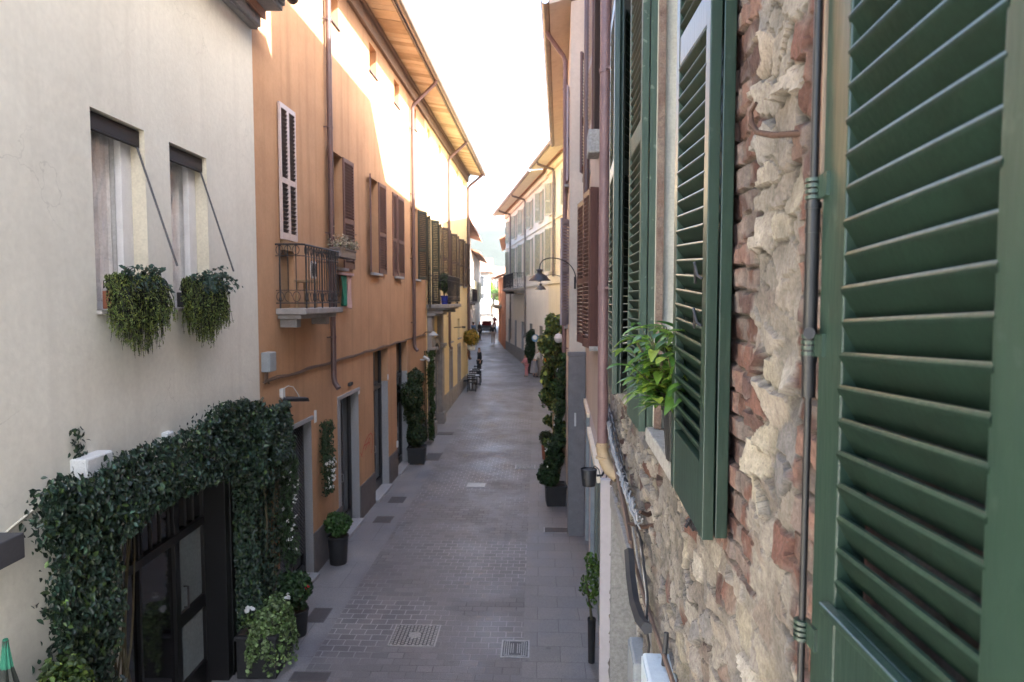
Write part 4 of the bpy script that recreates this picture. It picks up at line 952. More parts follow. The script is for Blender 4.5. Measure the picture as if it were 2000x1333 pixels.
pipe(WS, 10.75, 12.3, 6.3, rose, M_pipe, r=.05, d=.12, shoe=False)

# ================================================================== TAN HOUSE
tan = thing('tan_house', (1.6, 20, 0), 'tan plastered house standing forward of the rose one with a grey corner pier', 'house')
tw = [15.1, 17.9, 20.7, 23.3]
ot = [(y,y+.85,4.2,6.4,.2,0) for y in tw] + [(y,y+.85,7.3,9.3,.2,0) for y in tw] + [(y-.1,y+1.0,-.2,2.7,.2,1) for y in tw[1:]]
facade('facade', WT, 13.71, 26.0, -.4, 10.65, ot, .2, M_tan, tan, M_greystone)
body(WT, 13.712, 26.0, -.4, 10.6, 9, M_tan, tan, roof_h=.9, over=.3)
e_ = MB(); e_.hexa([WT(13.6,10.62,0),WT(26.1,10.62,0),WT(26.1,10.52,.42),WT(13.6,10.52,.42),WT(13.6,10.70,0),WT(26.1,10.70,0),WT(26.1,10.60,.42),WT(13.6,10.60,.42)]); e_.build('soffit_boards', M_tan, tan)
gutter(WT, 13.6, 26.1, 10.60, .50, tan, M_gutter, r=.08)
for i,y in enumerate(tw):
    window(tan, WT, y, y+.85, 4.2, 6.4, .2, M_winwhite, M_glass, sill=.1, sillm=M_sillstone); window(tan, WT, y, y+.85, 7.3, 9.3, .2, M_winwhite, M_glass, sill=.1, sillm=M_sillstone)
    if i: door(tan, WT, y-.1, y+1.0, gz(y)-.1, 2.7, .2, m=M_darkbrown)
    if i: openleaf(tan, M_palegreen, WT, y, -1, .42, 4.22, 6.4, 12, **sp); openleaf(tan, M_palegreen, WT, y+.85, 1, .42, 4.22, 6.4, 15, **sp)
    openleaf(tan, M_greyviolet if i<1 else M_palegreen, WT, y, -1, .42, 7.32, 9.3, 5, **sp)
shutter(tan, M_greyviolet, (1.262,14.93), (1.015,14.45), 1, 4.25, 6.5, pitch=.062, thick=.04, stile=.07, rails=(.10,.10,.26), mids=[5.38], lb='grey violet louvred leaf standing out into the street')
s = MB(); s.wbox(1.13,1.47,13.58,13.70,-.3,3.66); s.wbox(1.115,1.485,13.565,13.70,3.662,3.74); s.wbox(1.13,1.47,13.575,13.70,3.3,3.32); s.build('corner_pier', M_pierstone, tan, bevel=.008)
s = MB(); s.wbox(1.25,1.285,13.572,13.58,2.25,2.52); tag(s.build('house_number_plate', M_whiteplastic, tan))
pipe(WT, 15.3, 10.0, 3.6, tan, M_pipepink, r=.05, d=.09, branch=(15.0, 10.55, .5), shoe=False)

# ================================================================== PALE HOUSES beyond the bend
def pale_house(name, label, m, y0, y1, zt, wy, ph, parent=None, msh=M_palegreen, over=.9, upper=True):
    h = thing(name, tuple(WF((y0+y1)/2, gz(y0))), label, 'house')
    g = gz((y0+y1)/2); ops = []
    for y in wy: ops += [(y,y+.9,6.2,8.35,.2,0),(y,y+.9,9.0,10.6,.2,0)]
    for y in wy: ops.append((y-.05,y+.95,g-.3,g+2.7,.25,1))
    facade('facade', WF, y0, y1, -.5, zt, ops, .2, m, h, M_greystone)
    body(WF, y0, y1, -.5, zt-.05, 9, m, h, roof_h=2.0, over=.3)
    c = MB(); c.box(WF,y0,y1,8.62,8.72,0,.06); c.box(WF,y0,y1,5.55,5.65,0,.06); c.box(WF,y0,y1,zt-.35,zt-.1,0,.14); c.build('cornice', m, h)
    e_ = MB(); e_.hexa([WF(y0,zt,0),WF(y1,zt,0),WF(y1,zt-.1,over),WF(y0,zt-.1,over),WF(y0,zt+.08,0),WF(y1,zt+.08,0),WF(y1,zt-.02,over),WF(y0,zt-.02,over)]); e_.build('soffit_boards', M_pale, h)
    gutter(WF, y0, y1, zt, over+.08, h, M_gutter, r=.09)
    for y in wy:
        for (a,b_) in ((6.2,8.35),(9.0,10.6)):
            window(h, WF, y, y+.9, a, b_, .2, M_winwhite, M_glass, sill=.1, sillm=m)
            openleaf(h, msh, WF, y, -1, .45, a, b_, 6, **sp); openleaf(h, msh, WF, y+.9, 1, .45, a, b_, 25, **sp)
        door(h, WF, y-.05, y+.95, g-.2, g+2.7, .25, m=M_darkbrown)
    p = MB(); p.box(WF,y0,y1,-.4,g+.9,0,.03); p.build('plinth', M_gatestone, h)
    return h
pale1 = pale_house('pale_house', 'pale yellow house just past the bend on the right with a deep plain eave', M_pale, 24.5, 35.0, 11.4, [29.6, 33.6], 0)
pale2 = pale_house('pale_house', 'pale rose house with an iron balcony and dark downpipes at the right bend', M_pale2, 35.005, 53.5, 11.3, [36.8, 40.3, 43.8, 47.2, 50.8], 1)
pipe(WF, 33.2, 10.9, 5.9, pale1, M_pipegrey, r=.06, d=.1, branch=(33.0, 11.3, .95), shoe=False)
pipe(WF, 42.6, 10.8, 2.6, pale2, M_pipegrey, r=.06, d=.1, branch=(42.4, 11.2, .95))
pipe(WF, 49.9, 10.8, 2.0, pale2, M_pipegrey, r=.06, d=.1, branch=(49.7, 11.2, .95))
balcony(pale2, WF, 43.2, 48.8, 5.5, .75, thick=.14)
# ---------------------------------------------------------------- red house
redh = thing('red_house', (-1.0, 58, gz(58)), 'small red orange house with a low tiled eave at the end of the right side', 'house')
facade('facade', WR, 53.6, 61.5, 0, 6.6, [(55,55.8,4.7,6.1,.15,0),(58.5,59.3,4.7,6.1,.15,0),(55,56,1.0,3.6,.2,0),(58.3,59.6,1.2,3.7,.2,0)], .2, M_red, redh)
body(WR, 53.6, 61.5, 0, 6.6, 8, M_red, redh, roof_h=1.4, over=.6)
window(redh, WR, 55, 55.8, 4.7, 6.1, .15, M_winwhite); window(redh, WR, 58.5, 59.3, 4.7, 6.1, .15, M_winwhite)
door(redh, WR, 55, 56, 1.0, 3.6, .2); door(redh, WR, 58.3, 59.6, 1.2, 3.7, .2)
balcony(redh, WR, 57.2, 61.2, 4.3, .6, slab_m=M_pale, rail_m=M_palegreen)
WX = Wall(-.55, 0.0, -1)
back = thing('pale_house', (-.5, 69, gz(69)), 'added pale house mostly hidden behind the small red orange one, shading the street', 'house')  # added house, put here to keep the sun off the far street
facade('facade', WX, 62.2, 78, 0, 10.4, [(64,65,6.5,8.6,.15,0),(68,69,6.5,8.6,.15,0),(72,73,6.5,8.6,.15,0)], .15, M_pale, back); body(WX, 62.2, 78, 0, 10.4, 9, M_pale, back, roof_h=2.2, over=.6)
for y_ in (64,68,72): window(back, WX, y_, y_+1, 6.5, 8.6, .15, M_winwhite)
# ---------------------------------------------------------------- white houses, far left
def white_house(label, y0, y1, zt, wy, over, x=0, m=M_white, bal=None, rz=1.6):
    h = thing('white_house', (-3.6, (y0+y1)/2, gz(y0)), label, 'house'); g = gz((y0+y1)/2); ops = []
    for y in wy: ops += [(y,y+1.0,zt-2.8,zt-1.0,.15,0),(y,y+1.0,g+3.2,g+5.2,.15,0),(y,y+1.1,g-.3,g+2.5,.2,0)]
    facade('facade', WL, y0, y1, -.3, zt, ops, .15, m, h); body(WL, y0, y1, -.3, zt, 9, m, h, roof_h=rz, over=over)
    for y in wy:
        window(h, WL, y, y+1.0, zt-2.8, zt-1.0, .15, M_winwhite); window(h, WL, y, y+1.0, g+3.2, g+5.2, .15, M_winwhite); door(h, WL, y, y+1.1, g-.2, g+2.5, .2, m=M_shopgrey)
        openleaf(h, M_palegreen, WL, y, -1, .5, g+3.2, g+5.2, 10, **sp); openleaf(h, M_palegreen, WL, y+1.0, 1, .5, g+3.2, g+5.2, 30, **sp)
    if bal: balcony(h, WL, *bal)
    return h
white_house('white house with a dark overhanging eave and a balcony behind the yellow house', 37.0, 60.0, 10.0, [40.5, 45.5, 50.5, 55.5], 1.0, bal=(49.5, 56.8, 4.6, .72))
white_house('lower white house farther down the left side', 60.01, 78.0, 9.0, [62.5, 67.5, 73], .8)
# ---------------------------------------------------------------- houses closing the view
def end_house(label, x0, x1, y, z0, z1, m, cols, rows):
    h = thing('distant_house', ((x0+x1)/2, y, gz(y)), label, 'house')
    b_ = MB(); b_.wbox(x0,x1,y,y+9,z0,z1); b_.build('wall', m, h)
    r = MB(); r.add([(x0-.5,y-.6,z1+.02),(x1+.5,y-.6,z1+.02),(x1+.5,y+9.6,z1+.02),(x0-.5,y+9.6,z1+.02),(x0-.5,y+4.5,z1+2.2),(x1+.5,y+4.5,z1+2.2)],[(0,1,5,4),(3,4,5,2),(0,4,3),(1,2,5),(0,3,2,1)]); r.build('roof', M_tile, h)
    for i in range(cols):
        for k in range(rows):
            cx = x0+(x1-x0)*(i+.5)/cols; cz = z0+2.3+(z1-z0-2.3)*(k+.45)/rows
            w_ = MB(); w_.wbox(cx-.5,cx+.5,y-.06,y-.002,cz-.85,cz+.85); o_ = w_.build('window', M_winwhite, h)
            w_ = MB(); w_.wbox(cx-.4,cx+.4,y-.075,y-.062,cz-.75,cz+.75); w_.build('pane', M_glass, o_)
    return h
end_house('white house with windows closing the street at its far end', -9.5, -3.3, 97, 1.5, 8.6, M_whitefar, 3, 2)
end_house('pale distant house beyond the square behind the trees', -3.2, 6, 132, 1.5, 9.0, M_whitefar, 7, 2)
end_house('low white distant house left of the pale one', -14, -3.4, 125, 1.5, 8.8, M_whitefar, 4, 2)
# wooded hill
hb = MB(); nx, nyy = 60, 26; V=[];F=[]
for j_ in range(nyy):
    for i in range(nx):
        x = -420+840*i/(nx-1); y = 330+ 700*j_/(nyy-1)
        k = min(1, j_/9); z = 1.8 + (k*k*(3-2*k))*(52+26*float(noise2(np.array([x/150.]),np.array([y/170.]),3)[0])) + 6*float(noise2(np.array([x/22.]),np.array([y/22.]),5)[0])*k
        z -= 55*max(0, (x+10)/420)
        V.append((x,y,z))
for j_ in range(nyy-1):
    for i in range(nx-1): a = j_*nx+i; F.append((a,a+1,a+nx+1,a+nx))
hb.add(V,F); tag(hb.build('hill', M_hill, None, smooth=True), kind='structure')

# ================================================================== IVY PORTAL
def band_points(W, poly_px, dpl, n, dmin, dmax, seed, edge=.03):
    """leaves filling a polygon traced on the facade, set between depth dmin and dmax in front of it"""
    P = [W.hit(u, v, dpl) for (u, v) in poly_px]; ys = [p[0] for p in P]; zs = [p[1] for p in P]
    y = rng.uniform(min(ys)-.1, max(ys)+.1, n*3); z = rng.uniform(max(-.0, min(zs)-.1), max(zs)+.1, n*3)
    yy = y+(noise2(y*5,z*5,seed)-.5)*edge*4+rng.normal(0,.015,n*3); zz = z+(noise2(y*5+7,z*5,seed+1)-.5)*edge*4+rng.normal(0,.015,n*3)
    k = inpoly(yy, zz, P); y = y[k][:n]; z = z[k][:n]
    lump = noise2(y*3.3, z*3.3, seed+3); hi = dmin+(dmax-dmin)*(.45+.75*lump)
    d = hi - np.abs(rng.normal(0,.09,len(y))); d = np.maximum(d, .01)
    nn = np.array(W.n); pos = np.stack([W.a+W.b*y, y, z],1)+nn*d[:,None]
    gy = (noise2(y*3.3+.1,z*3.3,seed+3)-lump)*9*(dmax-dmin); gz_ = (noise2(y*3.3,z*3.3+.1,seed+3)-lump)*9*(dmax-dmin)
    N_ = nn*1.0 - np.stack([np.zeros_like(y),gy,gz_],1); N_[:,2] += .35
    return pos, N_
ivy = thing('climbing_ivy', (-3.5, 7.4, 0), 'dark climbing ivy arched around the black glazed door of the cream house', 'ivy')
top_poly = [(88,975),(98,950),(110,930),(150,940),(190,930),(240,885),(300,870),(330,862),(380,838),(420,810),(440,790),(480,778),(515,790),(540,815),(538,860),(520,905),(480,930),(440,935),(380,955),(330,985),(290,1000),(255,1040),(215,1070),(170,1090),(96,1060)]
left_poly = [(100,960),(230,1000),(235,1080),(225,1140),(235,1190),(220,1280),(240,1340),(230,1500),(80,1500),(110,1330),(120,1260),(92,1195),(105,1110),(92,1070)]
pts, nr = [], []
for (poly, n, dp, dm, dx, sd) in ((top_poly, 13000, .28, .08, .40, 3), (left_poly, 9000, .22, .05, .32, 9)):
    p, q = band_points(WC, poly, dp, n, dm, dx, sd); pts.append(p); nr.append(q)
# right column, standing out from the corner
n = 10500; y = rng.uniform(8.50, 9.50, n); z = rng.uniform(.45, 3.25, n); lump = noise2(y*4, z*2.6, 21); dmx = np.where(z > 2.4, .44, .27)*(.62+.62*lump)
side = rng.random(n) < .45; d = np.where(side, rng.uniform(0.0,1,n)*dmx, dmx-np.abs(rng.normal(0,.07,n))); d = np.maximum(d,.01); y = np.where(side, 8.50+.10*lump+np.abs(rng.normal(0,.05,n)), y)
pos = np.stack([WC.a+WC.b*y, y, z],1)+np.array(WC.n)*d[:,None]; nn_ = np.where(side[:,None], np.array([[.3,-1,.3]]), np.array([[1,-.1,.3]])); pts.append(pos); nr.append(nn_)
n = 3600; y = rng.uniform(8.9, 9.62, n); z = rng.uniform(2.6, 3.36, n); lump = noise2(y*4,z*4,31); d = np.maximum(.01, .44*(.7+.5*lump)-np.abs(rng.normal(0,.08,n))); pos = np.stack([WC.a+WC.b*y, y, z],1)+np.array(WC.n)*d[:,None]; pts.append(pos); nr.append(np.tile(np.array([[.8,-.4,.5]]),(n,1)))
n = 500   # a few shoots on the wall above
y = rng.normal(5.55,.05,70); z = rng.uniform(3.35,3.75,70)+0; pos = np.stack([WC.a+WC.b*y,y,z],1)+np.array(WC.n)*.03; pts.append(pos); nr.append(np.tile(np.array([[1.,0,0]]),(70,1)))
leafcloud('leaf_mass', np.concatenate(pts), np.concatenate(nr), (.032,.070), M_ivy, ivy, aspect=.55, tilt=.55, droop=.45, var=.45, palette=[(1,1,1),(1,1,1),(.8,.95,1.0),(1.25,1.2,.85),(1.9,1.8,.8),(.85,1,.95),(.6,.75,.7),(1.3,1.4,1.2)], curl=.12)
st = MB()
for k in range(26):
    y0 = random.choice([random.uniform(5.1,6.1), random.uniform(8.8,9.45)]); P = []
    for i in range(12): P.append(WC(y0+.10*math.sin(i*.9+k)+.02*i*(1 if y0<7 else -.2), i*.27, .06+.03*math.sin(i*1.3+k)))
    st.tube(P, [.016-.001*i for i in range(12)], 5)
for k in range(10):
    P = [WC(5.2+i*.37, 2.9+.12*math.sin(i+k)+.04*i, .12+.05*math.sin(i*1.7+k)) for i in range(12)]; st.tube(P, .010, 5)
for k in range(8):     # woody framework that carries the arch
    P = [WC(8.75+.09*k, .3+i*.3, .1+.04*(k%4)+.03*math.sin(i+k)) for i in range(10)]; st.tube(P, .014, 5)
st.build('stem', M_stem, ivy)

# jasmine with white flowers against the corner
def wallvine(name, W, y0, y1, z0, z1, d, n, m, size, label, cat, flowers=None, group=None, narrow=.0, leafname='foliage', seed=1, palette=None):
    t = thing(name, tuple(W((y0+y1)/2, z0, .05)), label, cat, group)
    y = rng.uniform(y0, y1, n); z = rng.uniform(z0, z1, n); k = (z-z0)/(z1-z0)
    wv = (y1-y0)*.5*(1-narrow*np.abs(k-.4)*1.5); c = (y0+y1)/2+(noise2(z*3,z*0,seed)-.5)*.2; y = c+(y-(y0+y1)/2)/((y1-y0)/2)*wv
    lump = noise2(y*5,z*4,seed+2); dd = np.maximum(.01, d*(.5+.8*lump)-np.abs(rng.normal(0,.05,n)))
    pos = np.stack([W.a+W.b*y,y,z],1)+np.array(W.n)*dd[:,None]; N_ = np.tile(np.array(W.n)+np.array([0,-.3,.3]),(n,1))
    leafcloud(leafname, pos, N_, size, m, t, droop=.4, palette=palette)
    s = MB()
    for q in range(4): s.tube([W((y0+y1)/2+.06*math.sin(i*.8+q*2), z0+(z1-z0)*i/9, .04+.02*q) for i in range(10)], .009, 5)
    s.build('stem', M_stem, t)
    if flowers:
        fm, fn, fs, zr, fname = flowers; idx = np.where((z>zr[0])&(z<zr[1]))[0]; idx = rng.choice(idx, fn); fp = pos[idx]+np.array(W.n)*.05
        for f_ in range(fn):
            leafcloud(fname, fp[f_][None]+rng.normal(0,fs*.3,(5,3)), np.tile(np.array(W.n),(5,1)), (fs*.7,fs), fm, t, aspect=.9, var=.08)
    return t
wallvine('jasmine_vine', WO, 9.62, 10.12, .9, 2.75, .30, 2600, M_leaf, (.035,.06), 'climbing jasmine with white flowers between the ivy column and the grille door', 'climbing plant', (M_petalw, 26, .035, (1.0,2.4), 'white_flower'))
wallvine('flowering_vine', WO, 11.82, 12.35, 1.30, 2.62, .17, 1900, M_leaf, (.03,.055), 'green vine with a cluster of white blooms hanging on the orange wall', 'climbing plant', (M_petalw, 34, .04, (1.35,1.95), 'white_flower'), narrow=.3, seed=4)

# ================================================================== WINDOW BOXES of the cream house
def window_box(i, a, b, zsill, label, right):
    c = (a+b)/2; t = thing('window_box', tuple(WC(c, zsill+.01, .12)), label, 'window box', 'planted boxes on the cream house sills')
    bx = MB(); bx.box(WC, a+.16, b-.06, zsill+.01, zsill+.17, -.05, .11); bx.build('box', M_terra if i == 0 else M_pot, t, bevel=.006)
    ct = tuple(wloc(t))
    # trailing strands
    P=[];Nn=[]; st = MB()
    wmid = a+(b-a)*.44
    for k in range(430):
        y = rng.uniform(a+.02, b-.08); d = .05+abs(rng.normal(0,.045)); L = rng.uniform(.28,.74)*(1.05-.9*abs((y-wmid)/(b-a))); ln = 9; ph = rng.uniform(0,6.28)
        up_ = rng.uniform(.05,.30); out = rng.uniform(.03,.17); seg = []
        for s_ in range(ln):
            q = s_/(ln-1); zz = zsill+.19+up_*math.sin(min(1,q*2.2)*math.pi*.5)*(1-q) - L*1.0*max(0,q-.12)**1.15; dd = d+out*math.sin(q*math.pi*.55)*.9 + .012*math.sin(q*9+ph)
            yy = y + (y-wmid)*.25*q+.015*math.sin(q*11+ph); seg.append(WC(yy, zz, max(.02,dd)))
        st.tube(seg, [.004]*6+[.003,.0025,.0015], 3, cap=False)
        for j in range(26):
            q = rng.uniform(.05,.999)*(ln-1); i0 = int(q); f = q-i0; p = seg[i0].lerp(seg[i0+1], f); P.append(tuple(p)); Nn.append((rng.normal(),rng.normal(),rng.normal()))
    st.build('strand', M_stem if False else M_needle, t)
    leafcloud('needles', P, Nn, (.020,.045), M_needle, t, aspect=.16, droop=.5, var=.35, palette=[(1,1,1),(1.3,1.2,.8),(.7,.85,.7)])
    # rounder blue-green plant with arching sprays
    P=[];Nn=[]; sp_ = MB()
    for k in range(46 if i else 34):
        y = rng.uniform(a+.3*(b-a), b-.08) if k > 8 else rng.uniform(a, b-.1); seg=[]; an = rng.uniform(-.6,1.6); L = rng.uniform(.18,.40)
        if i == 1 and k % 9 == 0: L = .62; an = 1.3
        for s_ in range(8):
            q = s_/7; seg.append(WC(y+math.sin(an)*L*q*.9, zsill+.22+.22*math.sin(q*2.4)*L*1.4-(.12 if k>8 else -.10)*q*q, .08+L*q*.40*abs(math.cos(an))+.03*q))
        sp_.tube(seg, [.004]*7+[.002], 4)
        for j in range(13):
            q = rng.uniform(.3,.999)*7; i0=int(q); p = seg[i0].lerp(seg[i0+1], q-i0); P.append(tuple(p+Vector(rng.normal(0,.012,3)))); Nn.append((.8+rng.normal()*.4,rng.normal()*.5,.6+rng.normal()*.4))
    sp_.build('stem', M_stem, t)
    leafcloud('foliage', P, Nn, (.035,.06), M_bluegreen, t, aspect=.7, var=.3)
    return t
for i, (a, b, c, d) in enumerate(cw):
    window_box(i, a, b, c, ('terracotta window box on the nearer cream house window, trailing long green strands' if i == 0 else 'dark window box on the farther cream house window, one spray reaching right'), 1)

# ================================================================== things fixed to the left walls
def wbx(name, W, y0, y1, z0, z1, d0, d1, m, label, cat, extra=None, **k):
    t = thing(name, tuple(W((y0+y1)/2, z0, d0)), label, cat)
    b_ = MB(); b_.box(W, y0, y1, z0, z1, d0, d1); b_.build('housing', m, t, bevel=min(.012, (z1-z0)*.1))
    b_ = MB(); b_.box(W, y0+.012, y1-.012, z0+.012, z1-.012, d1+.0005, d1+.006); b_.build('cover', m, t, bevel=.002)
    if extra: extra(t)
    return t
ya, za = WC.hit(92, 905); yb, zb_ = WC.hit(146, 940)
wbx('alarm_box', WC, 5.47, 5.83, 3.33, 3.50, 0, .14, M_whiteplastic, 'large white rectangular box fixed on the cream wall above the ivy', 'electrical box')
y_, z_ = WC.hit(320, 855); wbx('junction_box', WC, y_-.06, y_+.07, z_-.07, z_+.06, 0, .07, M_whiteplastic, 'small white cubic box on the cream wall just above the ivy arch', 'electrical box')
y_, z_ = WO.hit(515, 706)
def ex(t):
    m_ = MB(); m_.tube([WO(y_+.02,z_-.15,.04),WO(y_+.03,z_-.28,.035),WO(y_+.10,z_-.33,.03)],.014,6); m_.tube([WO(y_-.05,z_-.15,.04),WO(y_-.05,z_-.32,.03)],.009,6); m_.build('cable', M_cableb, t)
wbx('meter_box', WO, y_-.10, y_+.13, z_-.15, z_+.13, 0, .13, M_greyplastic, 'grey meter box at the corner where the orange wall meets the cream one', 'electrical box', ex)
# dark box lamp at left edge
y_ = 4.93; z_ = WC.hit(20, 1065, .1)[1]
t = thing('wall_lamp', tuple(WC(y_, z_, 0)), 'dark square box lamp on the cream wall at the left edge', 'lamp')
b_ = MB(); b_.box(WC, 4.28, 4.68, z_-.09, z_+.09, .03, .20); b_.build('lamp_shade', M_darkbox, t, bevel=.008)
b_ = MB(); b_.box(WC, 4.4, 4.6, z_-.06, z_+.06, .0, .03); b_.build('wall_plate', M_darkbox, t)
b_ = MB(); b_.tube([WC(4.62,z_+.03,.03), WC(4.8,z_+.08,.015), WC(5.15,z_+.17,.012)], .009, 6); b_.build('conduit', M_creamjamb, t)
# street-side flat lamp above the grille door
Y1, Z1 = WO.hit(590, 775, .2)
t = thing('flood_lamp', tuple(WO(Y1, Z1, 0)), 'flat black lamp head with a white cable above the grille door on the orange wall', 'lamp')
hd = MB(); a0 = WO(Y1-.35,Z1+.03,.04)
hd.hexa([WO(Y1-.42,Z1-.02,.06),WO(Y1+.08,Z1-.09,.30),WO(Y1+.14,Z1-.09,.20),WO(Y1-.28,Z1-.02,.02),WO(Y1-.42,Z1+.03,.06),WO(Y1+.02,Z1-.02,.30),WO(Y1+.10,Z1-.02,.20),WO(Y1-.28,Z1+.05,.02)])
hd.build('lamp_head', M_blackmetal, t, bevel=.012)
br = MB(); br.tube([WO(Y1-.32,Z1+.02,0),WO(Y1-.32,Z1+.02,.06)],.02,8); br.box(WO,Y1-.40,Y1-.30,Z1+.04,Z1+.17,0,.05); br.build('bracket', M_whiteplastic, t)
br = MB(); br.tube([WO(Y1-.35,Z1+.16,.03),WO(Y1-.25,Z1+.20,.08),WO(Y1-.15,Z1+.17,.12),WO(Y1-.08,Z1+.06,.16),WO(Y1-.06,Z1-.0,.18)],.006,5); br.build('cable', M_whiteplastic, t)
y_, z_ = WO.hit(682, 751); wbx('wall_sensor', WO, y_-.11, y_+.11, z_-.03, z_+.04, 0, .05, M_blackmetal, 'small black bar lamp over the narrow glass door', 'lamp')
for (u, v, hw, hh, lab) in ((615, 814, .05, .11, 'white plate beside the lintel of the grille door'), (700, 764, .05, .07, 'white plate beside the top of the narrow glass door'), (757, 737, .035, .07, 'tiny white plate between the two tall doors')):
    y_, z_ = WO.hit(u, v); wbx('name_plate', WO, y_-hw, y_+hw, z_-hh, z_+hh, 0, .015, M_whiteplastic, lab, 'sign')
y_, z_ = WO.hit(775, 868); wbx('intercom', WO, y_-.05, y_+.05, z_-.09, z_+.09, 0, .03, M_whiteplastic, 'pale intercom panel low beside the farthest orange house door', 'intercom')
# lamp & camera near the gateway
Y1, Z1 = WO.hit(826, 655, .3)
t = thing('wall_lamp', tuple(WO(22.2, Z1, 0)), 'grey dish shaped wall lamp near the stone gateway', 'lamp')
b_ = MB(); b_.tube([WO(22.2,Z1-.1,0),WO(22.2,Z1+.02,.12),WO(22.2,Z1+.02,.3)],.015,6); b_.build('arm', M_blackmetal, t); b_ = MB(); b_.lathe(WO(22.2,Z1-.08,.38),[(.02,.12),(.05,.10),(.17,.0),(.16,-.015)],16); b_.build('lamp_shade', M_greyplastic, t, smooth=True)
t = thing('security_camera', tuple(WO(21.9, 2.85, 0)), 'white security camera on the orange wall beside the topiary', 'camera')
b_ = MB(); b_.tube([WO(21.9,2.85,.0),WO(21.9,2.85,.14)],.02,8); b_.build('bracket', M_whiteplastic, t); b_ = MB(); b_.tube([WO(21.95,2.93,.12),WO(21.7,2.86,.30)],.05,10); b_.build('housing', M_whiteplastic, t, smooth=True)

# flower box and flag beside the first balcony window
y0f, y1f = 12.55, 13.6; zf = SZ-.08
zf = WO.hit(660, 505)[1]
t = thing('flower_box', tuple(WO(13.0, zf, .2)), 'dark metal box of dried pale flowers on the first brown window sill', 'flower box')
b_ = MB(); b_.box(WO,12.45,13.45,zf-.02,zf+.15,.10,.30); b_.box(WO,12.42,13.48,zf+.12,zf+.155,.09,.31); b_.build('box', M_pipegrey, t, bevel=.01)
P = []; Nn = []
for k in range(1500):
    P.append(tuple(WO(rng.uniform(12.42,13.5), zf+.17+abs(rng.normal(0,.085)), rng.uniform(.06,.36)))); Nn.append(tuple(rng.normal(0,1,3)))
leafcloud('foliage', P, Nn, (.02,.045), M_dryflower, t, aspect=.6, palette=[(1,1,1),(.9,.8,.75),(.5,.6,.45),(1.15,1.1,1.05),(.4,.3,.25)])
t = thing('tricolour_cloth', tuple(WO(13.4, 4.6, .1)), 'faded green and pink cloth hanging in folds below the flower box', 'flag')
def cloth(name, y0, y1, z0, z1, m, ph, tp=0):
    b_ = MB(); V=[];F=[]; n=14; k=16
    for i in range(n+1):
        for j in range(k+1):
            u = i/n; q = j/k; yy = y0+(y1-y0)*(u*(1-tp*q)+tp*q*.5); V.append(WO(yy, z1-(z1-z0)*q*(1-.12*abs(u-.5)), .12+.035*math.sin(u*9+ph+q*2)*(.3+q)))
    for i in range(n):
        for j in range(k): a=i*(k+1)+j; F.append((a,a+1,a+k+2,a+k+1))
    b_.add(V,F); o = b_.build(name, m, t, smooth=True); md = o.modifiers.new('solid','SOLIDIFY'); md.thickness = .004
cloth('green_panel', 13.05, 13.40, 4.66, 5.25, M_flaggreen, 0, .1); cloth('pink_panel', 13.40, 13.78, 4.60, 5.27, M_flagpink, 2, .35)
b_ = MB(); b_.box(WO,13.0,13.8,5.26,5.31,.05,.16); b_.build('hanging_rail', M_flagpink, t)

# stool and shoes on the first balcony
t = thing('wooden_stool', tuple(WO(10.9, BZ, .25)), 'small wooden stool standing on the first iron balcony', 'stool')
b_ = MB(); b_.box(WO,10.62,11.12,BZ+.40,BZ+.44,.10,.34); b_.build('seat', M_wood2, t, bevel=.008)
for (yy, dd) in ((10.68,.13),(11.06,.13),(10.68,.31),(11.06,.31)):
    b_ = MB(); b_.tube([WO(yy,BZ+.002,dd),WO(yy+(10.87-yy)*.25,BZ+.40,dd)],.016,6); b_.build('leg', M_wood2, t)
t = thing('pair_of_shoes', tuple(WO(10.9, BZ+.44, .3)), 'pair of white soled shoes propped upright on the balcony stool', 'shoes')
for dy in (-.07, .07):
    b_ = MB(); c = WO(10.92+dy, BZ+.60, .30); V=[]; F=[]; n=16
    for dd in (0, .03):
        for k in range(n):
            a = 2*math.pi*k/n; V.append(c+WO.t*(.045*math.cos(a)*(1+.15*math.sin(a)))+Vector((0,0,.14*math.sin(a)))+WO.n*dd)
    F = [(k,(k+1)%n,n+(k+1)%n,n+k) for k in range(n)]+[tuple(range(n)),tuple(range(n,2*n))]; b_.add(V,F); so = b_.build('shoe_sole', M_winwhite, t, bevel=.004)
    b_ = MB(); V=[]
    for dd in (.031,.045):
        for k in range(n):
            a = 2*math.pi*k/n; V.append(c+WO.t*(.026*math.cos(a))+Vector((0,0,.105*math.sin(a)))+WO.n*dd)
    b_.add(V,F); b_.build('shoe_upper', M_blackmetal, t)
# plants & pot on second balcony
shrub('balcony_plant', tuple(WO(23.9, 4.62, .5)), (.2,.35,.35), .75, 700, M_leaf, (.05,.10), 'green plant in a cobalt blue pot on the second balcony', 'potted plant', pot=('round', .14, .3), potm=M_bluepot)
shrub('balcony_plant', tuple(WO(24.9, 4.62, .5)), (.18,.3,.22), .62, 500, M_dryflower, (.04,.08), 'straw coloured flowering plant in a dark pot on the second balcony', 'potted plant', pot=('round', .13, .26))

